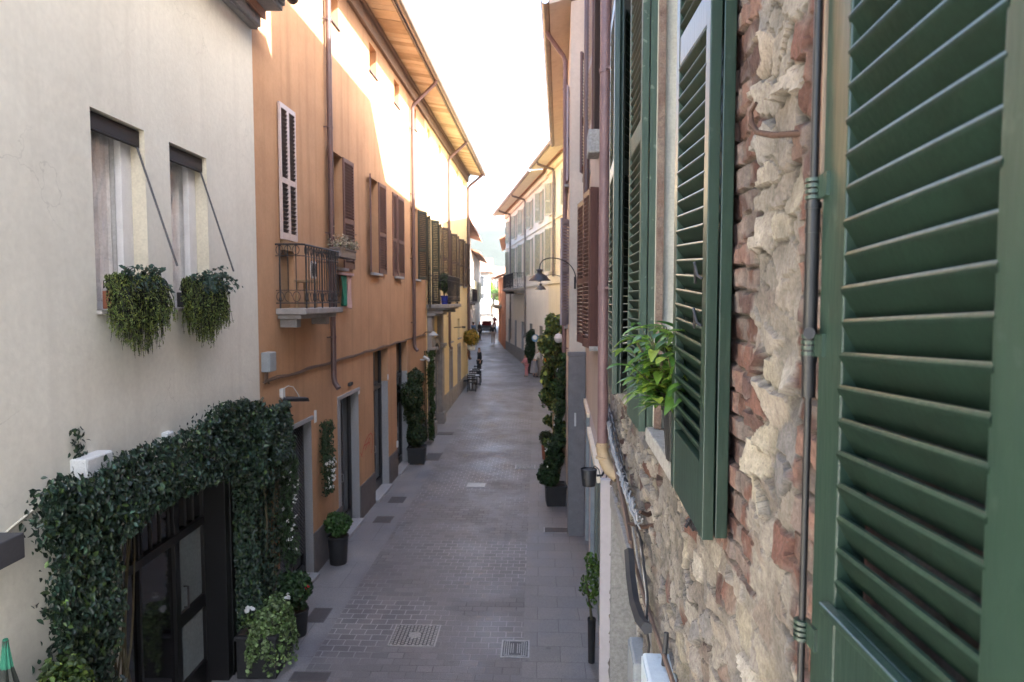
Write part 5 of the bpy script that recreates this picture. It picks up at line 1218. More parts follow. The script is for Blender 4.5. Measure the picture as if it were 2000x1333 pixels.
# ================================================================== POTS ALONG THE LEFT WALL
def gp(u, v): 
    p = on_ground(u, v); return (p.x, p.y, gz(p.y)+.004)
p = gp(632, 1132)
shrub('potted_shrub', (-3.16, 12.15, .004), (.25,.25,.20), .72, 1500, M_leaf, (.035,.07), 'round black pot with a low light green shrub beside the grille door', 'potted plant', pot=('round', .19, .52), palette=[(1.9,2.0,1.4),(1.5,1.7,1.1),(1,1.2,.8)], droop=-.2)
shrub('potted_topiary', (-2.78, 19.75, .004), (.3,.3,.9), 1.4, 8000, M_leaf, (.04,.075), 'tall dark evergreen in a square black planter beside the farthest orange house door', 'potted tree', pot=('square', .26, .50),
      blobs=[((0,0,.85),(.30,.30,.38),1),((-.08,.1,1.35),(.32,.34,.42),1.2),((-.12,-.05,1.95),(.36,.36,.50),1.6),((-.06,.12,2.45),(.24,.3,.30),.7)], palette=[(.7,.75,.8),(1,1,1),(.9,.9,.8),(1.6,1.0,.6)])
wallvine('climbing_shrub', WO, 22.0, 22.7, 0.2, 3.1, .34, 2600, M_leaf, (.05,.09), 'narrow climbing shrub against the orange wall just before the stone gateway', 'climbing plant', seed=12, palette=[(.8,1,.7),(1.3,1.1,.6)])
# big planter group at the ivy foot
t = thing('trough_planter', (-3.1, 8.75, .004), 'dark rectangular trough at the foot of the ivy spilling variegated ivy with one white flower', 'planter')
b_ = MB(); b_.wbox(-3.48,-2.98,8.35,9.05,.0,.55); b_.wbox(-3.50,-2.96,8.33,9.07,.5,.56); b_.build('pot', M_pot, t, bevel=.015)
b_ = MB(); b_.wbox(-3.45,-3.01,8.38,9.02,.561,.575); b_.build('soil', M_soil, t)
P, V_ = ball_points((-3.18,8.7,.66), (.30,.42,.20), 1500, seed=4); P2=[];N2=[]
for k in range(70):
    a = rng.uniform(-1.9,1.6); x0 = -3.22+.25*math.cos(a); y0 = 8.7+.36*math.sin(a); L = rng.uniform(.2,.55)
    for j in range(16):
        q = j/15; P2.append((x0+.07*q*math.cos(a)+rng.normal(0,.015)+.05*math.cos(a), y0+.08*q*math.sin(a)+rng.normal(0,.015), .62-L*q**1.3+rng.normal(0,.01))); N2.append((math.cos(a),math.sin(a),.4))
leafcloud('foliage', np.concatenate([P, np.array(P2)]), np.concatenate([V_, np.array(N2)]), (.035,.06), M_variegated, t, aspect=.8, palette=[(1,1,1),(1.8,1.9,1.7),(.5,.6,.4),(.7,.9,.5)])
for fc in ([-2.98,8.82,.86],[-3.3,8.4,.9]):
    leafcloud('white_flower', np.array([fc])+rng.normal(0,.015,(6,3)), np.tile(np.array([[.3,-.8,.8]]),(6,1)), (.05,.07), M_petalw, t, aspect=.9, var=.05)
shrub('geranium', (-3.08, 9.50, .004), (.22,.26,.28), .66, 1200, M_leaf, (.04,.08), 'red flowering geranium in a dark pot beside the ivy column', 'potted plant', pot=('round', .17, .38), flowers=(M_petalr, 2, .055, 'red_flower'), palette=[(.8,.9,.8),(1.2,1.2,.9)])
shrub('potted_shrub', (-3.28, 4.80, .004), (.20,.3,.48), 1.70, 2200, M_variegated, (.035,.065), 'yellow green shrub in a black pot in front of the nearer ivy leg', 'potted plant', pot=('round', .25, .8), palette=[(.3,.4,.25),(.6,.75,.35),(.9,.9,.4),(.25,.32,.22)])
t = thing('closed_parasol', (-3.27, 4.28, .004), 'folded green tipped parasol at the lower left edge of the photo', 'parasol')
b_ = MB(); b_.tube([(-3.27,4.28,0),(-3.27,4.28,2.60)],.018,8); b_.build('pole', M_darkgreen, t)
b_ = MB(); n=18; prof=[(.012,2.61),(.020,2.52),(.030,2.42)]; V=[];F=[]
for (r0,z0) in prof:
    for k in range(n): a=2*math.pi*k/n; V.append((-3.27+r0*(1+.3*(k%2))*math.cos(a),4.28+r0*(1+.3*(k%2))*math.sin(a),z0))
for i in range(len(prof)-1):
    for k in range(n): a=i*n+k; b0_=i*n+(k+1)%n; F.append((a,b0_,b0_+n,a+n))
b_.add(V,F); b_.build('green_tip', M_flaggreen, t)
b_ = MB(); prof=[(.028,2.42),(.05,2.30),(.075,2.1),(.085,1.7),(.08,1.2),(.03,1.16)]; V=[];F=[]
for (r0,z0) in prof:
    for k in range(n): a=2*math.pi*k/n; V.append((-3.27+r0*(1+.35*(k%2))*math.cos(a),4.28+r0*(1+.35*(k%2))*math.sin(a),z0))
for i in range(len(prof)-1):
    for k in range(n): a=i*n+k; b0_=i*n+(k+1)%n; F.append((a,b0_,b0_+n,a+n))
b_.add(V,F); b_.build('folded_canopy', M_darkgreen, t)

# ================================================================== HATCHES AND COVERS
def hatch(u0, u1, v0, v1, name, label, cat, m=M_hatch, group=None, rim=False, ang=R(-2.35)):
    a = on_ground(u0, v1); b = on_ground(u1, v0); cx, cy = (a.x+b.x)/2, (a.y+b.y)/2
    pl = on_ground((u0+u1)/2-(u1-u0)/2, (v0+v1)/2); pr = on_ground((u0+u1)/2+(u1-u0)/2, (v0+v1)/2)
    w_ = (pr.x-pl.x)/2; h_ = (on_ground((u0+u1)/2, v0).y-on_ground((u0+u1)/2, v1).y)/2; cx = (pl.x+pr.x)/2; cy = pl.y; z = gz(cy)+.005
    t = thing(name, (cx,cy,z), label, cat, group)
    b_ = MB(); b_.wbox(cx-w_,cx+w_,cy-h_,cy+h_,z-.02,z+.004,ang); b_.build('cover', m, t)
    if rim or True:
        b_ = MB(); c = Vector((cx,cy,0)); k = .012 if not rim else .022
        for (x0,x1,y0,y1) in ((-w_-k,-w_,-h_-k,h_+k),(w_,w_+k,-h_-k,h_+k),(-w_,w_,-h_-k,-h_),(-w_,w_,h_,h_+k)):
            P = []
            for zz in (z-.02, z+.006):
                for (x,y) in ((x0,y0),(x1,y0),(x1,y1),(x0,y1)):
                    q = Vector((x,y,0)); q.rotate(Matrix.Rotation(ang,3,'Z')); P.append((cx+q.x,cy+q.y,zz))
            b_.hexa([Vector(p_) for p_ in P])
        b_.build('rim', M_castrim if rim else M_plinth, t)
    return t, cx, cy, w_, h_, z
for (q, lab) in (((606,640,1190,1216),'nearest dark hatch on the left sidewalk'),((733,765,1010,1022),'third dark hatch on the left sidewalk, by the narrow glass door'),((762,790,972,983),'small dark hatch on the left sidewalk in front of the graffiti'),((833,860,884,900),'pale worn hatch beside the square black planter'),((856,885,844,850),'narrow reddish hatch near the stone gateway'),((570,640,1316,1333),'dark slab hatch at the bottom edge under the trough planter')):
    hatch(*q, 'pavement_hatch', lab, 'hatch')
def pattern(t, cx, cy, w_, h_, z, kind):
    b_ = MB(); ang = R(-2.35)
    def bar(x0,x1,y0,y1):
        P=[]
        for zz in (z+.0045, z+.0095):
            for (x,y) in ((x0,y0),(x1,y0),(x1,y1),(x0,y1)):
                q = Vector((x,y,0)); q.rotate(Matrix.Rotation(ang,3,'Z')); P.append(Vector((cx+q.x,cy+q.y,zz)))
        b_.hexa(P)
    if kind == 'grid':
        nx, ny = 12, 12
        for i in range(nx):
            for j in range(ny):
                x = -w_+2*w_*(i+.5)/nx; y = -h_+2*h_*(j+.5)/ny + (.5*h_/ny if i%2 else -.5*h_/ny)
                if x*x+y*y < (.30*w_)**2: continue
                bar(x-w_*.055, x+w_*.055, y-h_*.05, y+h_*.05)
    elif kind == 'loops':
        for s_ in (.9,.72,.54,.36,.18):
            x = w_*s_*.95
            k = h_*.035
            for sg in (-1,1): bar(sg*x-w_*.03, sg*x+w_*.03, -h_*.85+ (0 if s_>.5 else h_*.25), h_*.85-(0 if s_>.5 else h_*.25))
        for s_ in (-.9,.9): bar(-w_*.85,w_*.85,h_*s_-h_*.03,h_*s_+h_*.03)
    else:
        for i in range(14): x = -w_+2*w_*(i+.5)/14; bar(x-w_*.03,x+w_*.03,-h_*.85,h_*.85)
    b_.build('raised_pattern', M_castrim, t)
r = hatch(768, 853, 1223, 1262, 'manhole_cover', 'large square manhole cover with a diamond grip pattern and pale centre', 'manhole', M_cast, rim=True); pattern(*r, 'grid')
b_ = MB(); b_.lathe((r[1],r[2],r[5]+.004), [(r[3]*.30,0),(r[3]*.28,.007),(.01,.009)], 14); b_.build('centre_plate', M_sillstone, r[0])
r = hatch(982, 1031, 1254, 1284, 'manhole_cover', 'smaller square cover with oval ribs at the edge of the slabs', 'manhole', M_cast, rim=True); pattern(*r, 'loops')
r = hatch(914, 946, 945, 952, 'manhole_cover', 'shiny worn little cover in the middle of the street', 'manhole', M_castrim, rim=True)
r = hatch(1008, 1044, 909, 917, 'street_drain', 'pale slotted drain cover at the slab edge halfway up the street', 'drain', M_cast, rim=True); pattern(*r, 'bars')
r = hatch(1064, 1110, 1032, 1041, 'street_drain', 'long narrow dark drain grate on the right pavement below the corner pier', 'drain', M_hatch, rim=True)

# ================================================================== RIGHT SIDE: cables, lamps, pots
t = thing('cable_bundle', tuple(WS(6.4, 3.6, .06)), 'twisted bundle of pale and dark cables running along the stone wall', 'cables')
def cab(n_, pts_px, d, r_, m, jit=.0, nm='cable', twist=0, ph=0):
    P=[WS(*WS.hit(u,v,d), d) for (u,v) in pts_px]; Q=[]
    for a, b in zip(P[:-1],P[1:]):
        k = max(3,int((b-a).length/.05))
        for i in range(k): Q.append(a.lerp(b,i/k))
    Q.append(P[-1])
    if twist: Q = [q+Vector((twist*.5*math.cos(i*1.1+ph),0,twist*math.sin(i*1.1+ph)*.8)) for i,q in enumerate(Q)]
    if jit: Q = [q+Vector(rng.normal(0,jit,3)) for q in Q]
    b_ = MB(); b_.tube(Q, r_, 5, cap=True); return b_.build(nm, m, t, smooth=True)
line = [(1180,768),(1186,800),(1194,850),(1205,900),(1222,950),(1240,1000),(1250,1020)]
for k in range(7): cab('c', line, .07, .0055, M_cablew if k%3 else M_greyplastic, jit=.006, twist=.020+.004*k, ph=k*.9)
cab('c', [(1176,770),(1187,830),(1199,890),(1213,950),(1226,1010),(1238,1090),(1262,1180),(1300,1290),(1330,1380)], .05, .011, M_cableb)
for k in range(3): cab('c', [(1190,790+k*8),(1206,860+k*6),(1228,960),(1252,1060),(1262,1150),(1268,1260),(1268,1330)], .04+.01*k, .007, M_cabled if k!=1 else M_cablew, jit=.003)
cab('c', [(1236,1030),(1244,1080),(1256,1150),(1268,1230),(1275,1300)], .035, .008, M_cablew, jit=.002)
cab('c', [(1200,905),(1212,960),(1222,1010),(1231,1060)], .08, .014, M_cableb)
cab('c', [(1229,1075),(1233,1130),(1240,1180),(1252,1215),(1263,1228)], .10, .030, M_cabled, nm='black_hose')
for (u,v,u2,v2) in ((1250,1000,1276,998),(1228,1022,1278,1026)):
    b_ = MB(); a = WS(*WS.hit(u,v,.09),.09); c = WS(*WS.hit(u2,v2,.0),-.01); b_.tube([a, a.lerp(c,.5)+Vector((0,0,-.02)), c],[.010,.013,.014],6); b_.build('rusty_clip', M_rust, t)
y_, z_ = WS.hit(1264, 1315, .12)
def exb(t):
    b_ = MB(); b_.tube([WS(y_-.02,z_+.05,.05),WS(y_-.02,z_+.2,.04)],.012,6); b_.build('conduit', M_cabled, t)
t2 = wbx('electrical_box', WS, y_-.20, y_+.10, z_-.20, z_+.045, 0, .13, M_bluewhite, 'pale bluish plastic junction box with weathered lid at the bottom of the stone wall', 'electrical box', exb)
y_, z_ = WS.hit(1243, 1285, .06); wbx('electrical_box', WS, y_-.16, y_+.16, z_-.22, z_+.05, 0, .09, M_greyplastic, 'flat grey box behind the pale bluish junction box', 'electrical box')
# black wall spot lamp
Yl = 6.85; zl = WS.hit(1188, 925, .05)[1]; Yc = 6.85
c = atY(1150, 933, 6.75)
t = thing('wall_spot_lamp', tuple(WS(Yl, zl, .0)), 'black bucket shaped spot lamp with a white inside on a short arm', 'lamp')
b_ = MB(); b_.lathe((c.x,c.y,c.z), [(.058,-.085),(.066,-.080),(.082,.085),(.080,.088),(.074,.075)], 24); b_.build('lamp_shade', M_blackmetal, t, smooth=True)
b_ = MB(); b_.lathe((c.x,c.y,c.z), [(.073,.073),(.069,.0),(.001,.01)], 24); b_.build('reflector', M_winwhite, t)
b_ = MB(); wp = WS(Yl, zl+.0, .02); b_.tube([(c.x+.08,c.y,c.z+.02), (c.x+.13,c.y,c.z+.02), tuple(wp)], .012, 8); b_.tube([(c.x+.03,c.y,c.z+.08),(c.x+.06,c.y,c.z+.12),(c.x+.10,c.y,c.z+.08),(c.x+.12,c.y,c.z+.0),(c.x+.17,c.y,c.z-.03),tuple(wp)],.006,6); b_.build('arm', M_blackmetal, t)
b_ = MB(); b_.box(WS,Yl-.09,Yl+.09,zl-.09,zl+.09,.0,.04); b_.build('wall_plate', M_blackmetal, t, bevel=.01)

# potted plant on the sill of window A
Lp = Vector((.664, 2.70, 4.157)); t = thing('sill_plant', tuple(Lp), 'bright green leafy plant in a ribbed black pot on the granite sill', 'potted plant')
b_ = MB(); V=[];F=[]; n=36
for (r0,z0) in ((.060,0),(.080,.20),(.086,.205),(.086,.225),(.078,.225)):
    for k in range(n): a=2*math.pi*k/n; rr = r0*(1+(.05 if (k%2) else 0)); V.append(Lp+Vector((rr*.72*math.cos(a), rr*1.25*math.sin(a), z0)))
for i in range(4):
    for k in range(n): a=i*n+k; q=i*n+(k+1)%n; F.append((a,q,q+n,a+n))
F.append(tuple(range(n))); b_.add(V,F); b_.build('pot', M_pot, t)
b_ = MB(); b_.lathe(Lp+Vector((0,0,.20)), [(.06,0),(.055,.01)], 12); b_.build('soil', M_soil, t)
def bigleaf(mb, base, dirv, up, L, wd, bend=.5, n=6):
    dirv = dirv.normalized(); side = dirv.cross(up).normalized(); up2 = side.cross(dirv).normalized(); V=[]
    for i in range(n+1):
        q = i/n; p = base + dirv*(L*(q-.12*bend*q*q)) - up2*0 + Vector((0,0,-1))*(bend*L*q*q*.55); ww = wd*math.sin(math.pi*min(1,q*.93+.05))**.75
        V += [p+side*ww*.5+up2*ww*.18, p, p-side*ww*.5+up2*ww*.18]
    F=[]
    for i in range(n):
        for j in (0,1): a=i*3+j; F.append((a,a+1,a+4,a+3))
    mb.add(V,F)
lm = [MB(), MB()]; stm = MB()
for k in range(58):
    a = rng.uniform(1.6, 4.9) if k%4 else rng.uniform(0,6.28); rad = rng.uniform(.0,.07); top = rng.uniform(.06,.34); b0_ = Lp+Vector((.02*math.cos(a), .05*math.sin(a), .2))
    lean = Vector((math.cos(a)*.75, math.sin(a)*1.1, 0))*rng.uniform(.05,.24); tp = b0_+lean+Vector((0,0,top)); stm.tube([b0_, b0_.lerp(tp,.5)+Vector((0,0,.02)), tp], [.004,.003,.002], 5)
    for j in range(6):
        q = .3+.7*j/5; p = b0_.lerp(tp,q); an = a+j*2.4+rng.normal(0,.4); dv = Vector((math.cos(an)*.75-.30, math.sin(an), rng.uniform(.0,.7)))
        bigleaf(lm[0 if rng.random()<.8 else 1], p, dv, Vector((0,0,1)), rng.uniform(.08,.155), rng.uniform(.028,.046), bend=rng.uniform(.3,1.1))
def paint(o, cs):
    ca = o.data.color_attributes.new('tint','FLOAT_COLOR','POINT'); nv = len(o.data.vertices); nl = nv//21+1
    c = np.repeat(np.array([cs[i] for i in rng.integers(0,len(cs),nl)]),21,axis=0)[:nv]; ca.data.foreach_set('color', np.concatenate([c,np.ones((nv,1))],1).astype(np.float32).ravel())
o = lm[0].build('foliage', M_bright, t, smooth=True); paint(o, [(1,1,1),(.6,.8,.8),(1.3,1.25,1),(.45,.62,.6),(.8,.95,.8)])
o = lm[1].build('foliage', M_bright, t, smooth=True); paint(o, [(.4,.6,.7),(2.2,1.6,1.4),(1,1,1)])
stm.build('stem', M_stem, t)

# potted tree near bottom right
shrub('potted_olive', (1.05, 8.75, .004), (.13,.16,.30), 1.10, 330, M_leaf, (.04,.07), 'small round leaved tree in a slim black pot by the shop front', 'potted tree', pot=('round', .055, .60), palette=[(2.0,2.1,1.0),(3,2.7,1.1)], blobs=[((-.03,0,1.02),(.13,.15,.13),1),((.03,.05,1.22),(.10,.12,.13),.7),((-.02,-.04,1.42),(.08,.08,.08),.35),((.0,0,.82),(.07,.07,.07),.2)])
# right-side planters and climbers
shrub('potted_hedge', (1.02, 15.75, .004), (.3,.3,.6), 1.0, 5200, M_leaf, (.045,.085), 'tall clipped evergreen with small white blooms in a square black planter by the grey pier', 'potted tree', pot=('square', .24, .48),
      blobs=[((-.16,-.05,.70),(.27,.3,.26),1),((-.02,.05,1.02),(.22,.3,.22),.5),((-.10,.0,1.28),(.15,.2,.16),.25),((.07,.1,1.45),(.17,.26,.25),.4),((.07,.2,1.85),(.10,.2,.25),.25),((.12,.1,2.25),(.10,.22,.28),.25),((.10,.25,2.6),(.08,.2,.2),.12),((.12,.3,2.95),(.09,.22,.28),.18)], flowers=(M_petalw, 14, .045, 'white_flower'), palette=[(.55,.65,.6),(.8,.9,.7),(1,1.1,.8)])
shrub('potted_plant', (1.03, 20.2, gz(20.2)+.004), (.22,.22,.22), .62, 700, M_leaf, (.04,.08), 'terracotta pot with a loose reddish green plant on the right pavement', 'potted plant', pot=('round', .15, .42), potm=M_terra, palette=[(1,1,.6),(1.8,.9,.4)])
t = thing('climbing_plant', tuple(WT(22.3, gz(22), .3)), 'tall bushy climber with one orange sunflower on the tan house wall', 'climbing plant')
P=[];Nn=[]; st=MB()
for i in range(64):
    y_ = rng.uniform(19.4, 25.6); z_ = rng.uniform(.5, 4.0) + gz(22); d_ = rng.uniform(.05, .62)*(1.15-.12*abs(z_-2.6)); r_ = rng.uniform(.12,.33)
    c_ = WT(y_, z_, d_); p_, v_ = ball_points(tuple(c_), (r_*.75, r_*1.3, r_), int(1300*r_*r_*4), shell=.25, clump=.5, seed=i); P.append(p_); Nn.append(v_)
    st.tube([WT(y_*.6+22*.4, gz(22), .12), WT(y_*.8+22*.2, z_*.6, .2), c_], [.02,.014,.006], 5)
leafcloud('foliage', np.concatenate(P), np.concatenate(Nn), (.07,.15), M_variegated, t, droop=.3, var=.5, palette=[(.45,.62,.45),(.9,.95,.6),(.3,.42,.33),(1.4,1.2,.6),(.6,.8,.6)])
st.build('stem', M_stem, t)
c = atY(1071, 700, 22.0); t = thing('sunflower', (c.x, c.y, c.z), 'single orange sunflower in front of the right hand climber', 'flower')
b_ = MB(); nn_ = Vector((-.1,-1,.15)).normalized(); P=[];Q=[]
for k in range(22):
    a = 2*math.pi*k/22; P.append((c.x+.10*math.cos(a), c.y-.12, c.z+.10*math.sin(a))); 
V=[];F=[]
for k in range(18):
    a = 2*math.pi*k/18; e1 = Vector((math.cos(a),0,math.sin(a))); s_ = Vector((-math.sin(a),0,math.cos(a))); o_ = Vector((c.x,c.y-.12,c.z)); n0=len(V)
    V += [o_+e1*.05, o_+e1*.11+s_*.025+Vector((0,-.02,0)), o_+e1*.17, o_+e1*.11-s_*.025+Vector((0,-.02,0))]; F.append((n0,n0+1,n0+2,n0+3))
b_.add(V,F); o = b_.build('petals', M_petalo, t); ca = o.data.color_attributes.new('tint','FLOAT_COLOR','POINT'); ca.data.foreach_set('color',[1.0]*4*len(o.data.vertices))
b_ = MB(); b_.tube([(c.x,c.y-.11,c.z),(c.x,c.y-.15,c.z)],.055,12); b_.build('centre', M_soil, t); b_ = MB(); b_.tube([(c.x,c.y-.1,c.z),(c.x+.05,c.y,c.z-.2),(c.x+.1,c.y+.1,c.z-.9)],.012,5); b_.build('stem', M_leaf, t)
shrub('potted_topiary', (1.12, 39.4, gz(39.4)+.004), (.4,.4,.9), 1.5, 4500, M_leaf, (.06,.10), 'dark rounded shrub behind the two people on the right', 'potted tree', pot=('square', .28, .5), blobs=[((0,0,1.2),(.42,.42,.7),1),((.02,0,2.0),(.36,.36,.55),.8)], palette=[(.6,.7,.7),(.8,.9,.8)])
t = thing('wooden_post', (1.30, 20.8, gz(20.8)), 'pale bare wooden post standing among the climbers on the right', 'post')
b_ = MB(); b_.tube([(1.30,20.8,gz(20.8)-.0),(1.29,20.8,2.6)],.055,10); b_.build('shaft', M_brass, t); b_ = MB(); b_.lathe((1.29,20.8,2.6),[(.06,0),(.065,.03),(.02,.06)],10); b_.build('cap', M_brass, t)
c = atY(1091, 661, 19.5); t = thing('globe_lamp', tuple(c), 'white globe lamp between the climber and the tan house', 'lamp')
b_ = MB(); b_.lathe(tuple(c), [(.01,-.14),(.09,-.11),(.14,0),(.09,.11),(.01,.14)], 16); b_.build('globe', M_winwhite, t, smooth=True); b_ = MB(); b_.tube([tuple(c+Vector((.1,0,0))),tuple(c+Vector((.35,0,.05)))],.02,6); b_.build('arm', M_iron, t)
c = atY(1046, 661, 30.0); t = thing('hanging_sign', tuple(c), 'round blue and white projecting shop sign', 'sign')
b_ = MB(); b_.tube([tuple(c+Vector((0,-.03,0))),tuple(c+Vector((0,.03,0)))],.17,20); b_.build('disc', M_bluesign, t); b_ = MB(); b_.tube([tuple(c+Vector((-.03,-.045,.03))),tuple(c+Vector((-.03,-.03,.03)))],.10,14); b_.build('white_emblem', M_winwhite, t); b_ = MB(); b_.tube([tuple(c+Vector((.18,0,-.05))),tuple(c+Vector((1.0,0,-.5)))],.02,6); b_.build('arm', M_iron, t)
b_ = MB()

# street lanterns on curved arms
def lantern(c, wallp, rad, label):
    t = thing('street_lamp', tuple(wallp), label, 'street lamp', 'lanterns on curved arms')
    s_ = rad/.22; b_ = MB(); b_.lathe(tuple(c), [(.022,.16*s_),(.030*s_,.155*s_),(.072*s_,.14*s_),(.074*s_,.13*s_),(.05*s_,.12*s_),(.05*s_,.075*s_),(.085*s_,.055*s_),(.14*s_,.02*s_),(.175*s_,-.03*s_),(.215*s_,-.068*s_),(.22*s_,-.08*s_),(.205*s_,-.078*s_),(.16*s_,-.02*s_),(.02,.0)], 28); b_.build('lamp_shade', M_yellowlamp, t, smooth=True)
    b_ = MB(); b_.lathe(tuple(c+Vector((0,0,-.05*s_))), [(.02,.05),(.05*s_,.03),(.06*s_,-.01),(.03*s_,-.045),(.005,-.05)], 14); b_.build('bulb', M_milkglass, t, smooth=True)
    a0 = c+Vector((0,0,.155*s_)); w_ = Vector(wallp); P=[]
    mid = (a0+w_)/2; R1 = (w_-a0)
    for i in range(17):
        q = i/16; th = math.pi*(.92*(1-q)); x = a0.x+(w_.x-a0.x)*q; 
        base = a0.lerp(w_, q); P.append(Vector((a0.x+(w_.x-a0.x)*(.5-.5*math.cos(math.pi*q))**.9, base.y, base.z+.36*s_*math.sin(math.pi*q)**.7*(1-.1*q))))
    b_ = MB(); b_.tube(P, .011*s_, 8); b_.build('arm', M_iron, t, smooth=True)
    b_ = MB(); b_.tube([w_+Vector((-.02,0,-.12)), w_+Vector((-.02,0,.12))], .02, 8); b_.build('wall_bracket', M_iron, t)
    return t
lantern(atY(1054, 541, 13.5), Vector((1.27, 13.60, 5.12)), .215, 'nearer dark bell shaped street lamp on a long curved arm')
lantern(atY(1056, 562, 24.5), Vector((1.90, 24.5, 5.3)), .215, 'farther street lamp seen just below the nearer one')

# ================================================================== PEOPLE
def skin_part(name, verts, edges, radii, m, parent, root=0, sub=1):
    off = wloc(parent); me = bpy.data.meshes.new(name); me.from_pydata([tuple(Vector(v)-off) for v in verts], edges, []); me.update(); me.materials.append(m)
    o = bpy.data.objects.new(name, me); COL.objects.link(o); o.parent = parent
    md = o.modifiers.new('skin','SKIN'); md.use_smooth_shade = True
    if not me.skin_vertices: 
        bm = bmesh.new(); bm.from_mesh(me); bm.verts.layers.skin.verify(); bm.to_mesh(me); bm.free()
    for i, r_ in enumerate(radii): 
        me.skin_vertices[0].data[i].radius = (r_, r_) if not isinstance(r_, tuple) else r_; me.skin_vertices[0].data[i].use_root = (i == root)
    s_ = o.modifiers.new('sub','SUBSURF'); s_.levels = sub; s_.render_levels = sub
    return o
def person(loc, h, yaw, label, top, bottom, hair=M_hair, stride=.12, bend=0.0, arms='down', sit=False, skirt=False, hairlong=False):
    """standing / walking / bending figure: one skin body, clothing and hair as children"""
    t = thing('person', loc, label, 'person'); s = h/1.75; base = Vector(loc); Rm = Matrix.Rotation(yaw,3,'Z')
    def P(x, y, z): 
        q = Vector((x,y,z))*s; q.rotate(Rm); return base+q
    def B(x, y, z):      # upper body bends forward (towards -y) about the hips
        hz = .92 if not sit else .50; v = Vector((x, y, z-hz)); v.rotate(Matrix.Rotation(bend,3,'X')); return P(v.x, v.y, v.z+hz)
    k = stride
    if sit: hipz = .50; kn = [P(-.10,-.42,.50),P(.10,-.42,.50)]; an = [P(-.10,-.44,.09),P(.10,-.40,.09)]; toe = [P(-.10,-.58,.04),P(.10,-.54,.04)]; dz = -.42
    else: hipz = .92; kn = [P(-.09,-k*.6-.02,.50),P(.09,k*.4-.03,.50)]; an = [P(-.09,-k,.09),P(.09,k,.10)]; toe = [P(-.10,-k-.15,.035),P(.10,k-.14,.035)]; dz = 0
    pel = B(0,0,hipz+.02+0); hips = [B(-.09,0,hipz-.02),B(.09,0,hipz-.02)]
    ch = B(0,.0,1.18+dz); up = B(0,.01,1.38+dz); nk = B(0,0,1.50+dz); hd = B(0,-.015,1.60+dz); hd2 = B(0,-.01,1.70+dz)
    sh = [B(-.18,0,1.42+dz),B(.18,0,1.42+dz)]
    if arms == 'down': el = [B(-.23,.03,1.15+dz),B(.23,.03,1.15+dz)]; wr = [B(-.24,-.06,.92+dz),B(.24,-.04,.92+dz)]; ha = [B(-.24,-.09,.83+dz),B(.24,-.07,.83+dz)]
    else: el = [B(-.22,-.12,1.18+dz),B(.22,-.12,1.18+dz)]; wr = [B(-.14,-.34,1.16+dz),B(.14,-.34,1.16+dz)]; ha = [B(-.10,-.42,1.18+dz),B(.10,-.42,1.18+dz)]
    V = [pel,ch,up,nk,hd,hd2]+hips+kn+an+toe+sh+el+wr+ha
    E = [(0,1),(1,2),(2,3),(3,4),(4,5),(0,6),(0,7),(6,8),(7,9),(8,10),(9,11),(10,12),(11,13),(2,14),(2,15),(14,16),(15,17),(16,18),(17,19),(18,20),(19,21)]
    rr = [.12,.115,.10,.052,.088,.06,.085,.085,.055,.055,.038,.038,.03,.03,.05,.05,.038,.038,.027,.027,.032,.032]
    skin_part('body', V, E, [r_*s for r_ in rr], M_skin, t)
    skin_part('shirt', [pel,ch,up]+sh+el+[w_.lerp(e_,.3) for w_,e_ in zip(wr,el)], [(0,1),(1,2),(2,3),(2,4),(3,5),(4,6),(5,7),(6,8)], [r_*s for r_ in (.145,.14,.125,.075,.075,.056,.056,.046,.046)], top, t)
    if skirt: 
        b_ = MB(); c_ = P(0,0,.45); b_.lathe(tuple(c_), [(.17*s,.5*s),(.2*s,.3*s),(.27*s,-.2*s),(.25*s,-.2*s)], 14); b_.build('skirt', bottom, t, smooth=True)
    else:
        skin_part('trousers', [pel]+hips+kn+an, [(0,1),(0,2),(1,3),(2,4),(3,5),(4,6)], [r_*s for r_ in (.135,.105,.105,.078,.078,.06,.06)], bottom, t)
    for i in (0,1):
        skin_part('shoe', [an[i]+Vector((0,0,-.03*s)), toe[i]], [(0,1)], [.048*s,.036*s], M_black, t)
    skin_part('hair', [hd+Vector((0,0,.03*s))+(hd-hd2)*0, hd2+Vector((0,0,.012))]+([nk+Vector((0,0,.0))] if hairlong else []), [(0,1)]+([(0,2)] if hairlong else []), [.092*s,.07*s]+([.06*s] if hairlong else []), hair, t)
    return t
def pp(u, v): p = on_ground(u, v); return (p.x, p.y, gz(p.y)+.004)
person(pp(963,672), 1.74, 0.05+math.pi, 'person in a dark top and beige trousers walking away in the middle of the street', M_black, M_beige, stride=.14)
q = pp(966,648); person(q, 1.72, math.pi, 'person in a maroon top farther off in the bright square', M_maroon, M_maroon, stride=.15)
q = pp(1042,737); person((q[0]+.05, q[1], q[2]), 1.68, 1.9, 'person in a white top and grey skirt stooping at the right wall', M_whitecloth, M_greycloth, bend=.45, arms='reach', stride=.05, skirt=True)
person((q[0]-.38, q[1]+.15, q[2]), 1.28, -1.2, 'child in a pink top beside the stooping person', M_pinkcloth, M_pinkcloth, bend=.2, arms='reach', stride=.04)
q = pp(930,667); person((q[0]-.25, q[1], q[2]), 1.72, .6, 'person in a blue top standing by the left wall beyond the flower basket', M_blue, M_beige, hairlong=True)
person((q[0]+.25, q[1]+.9, q[2]), 1.76, 1.2, 'person in dark clothes beside the one in blue', M_black, M_black)
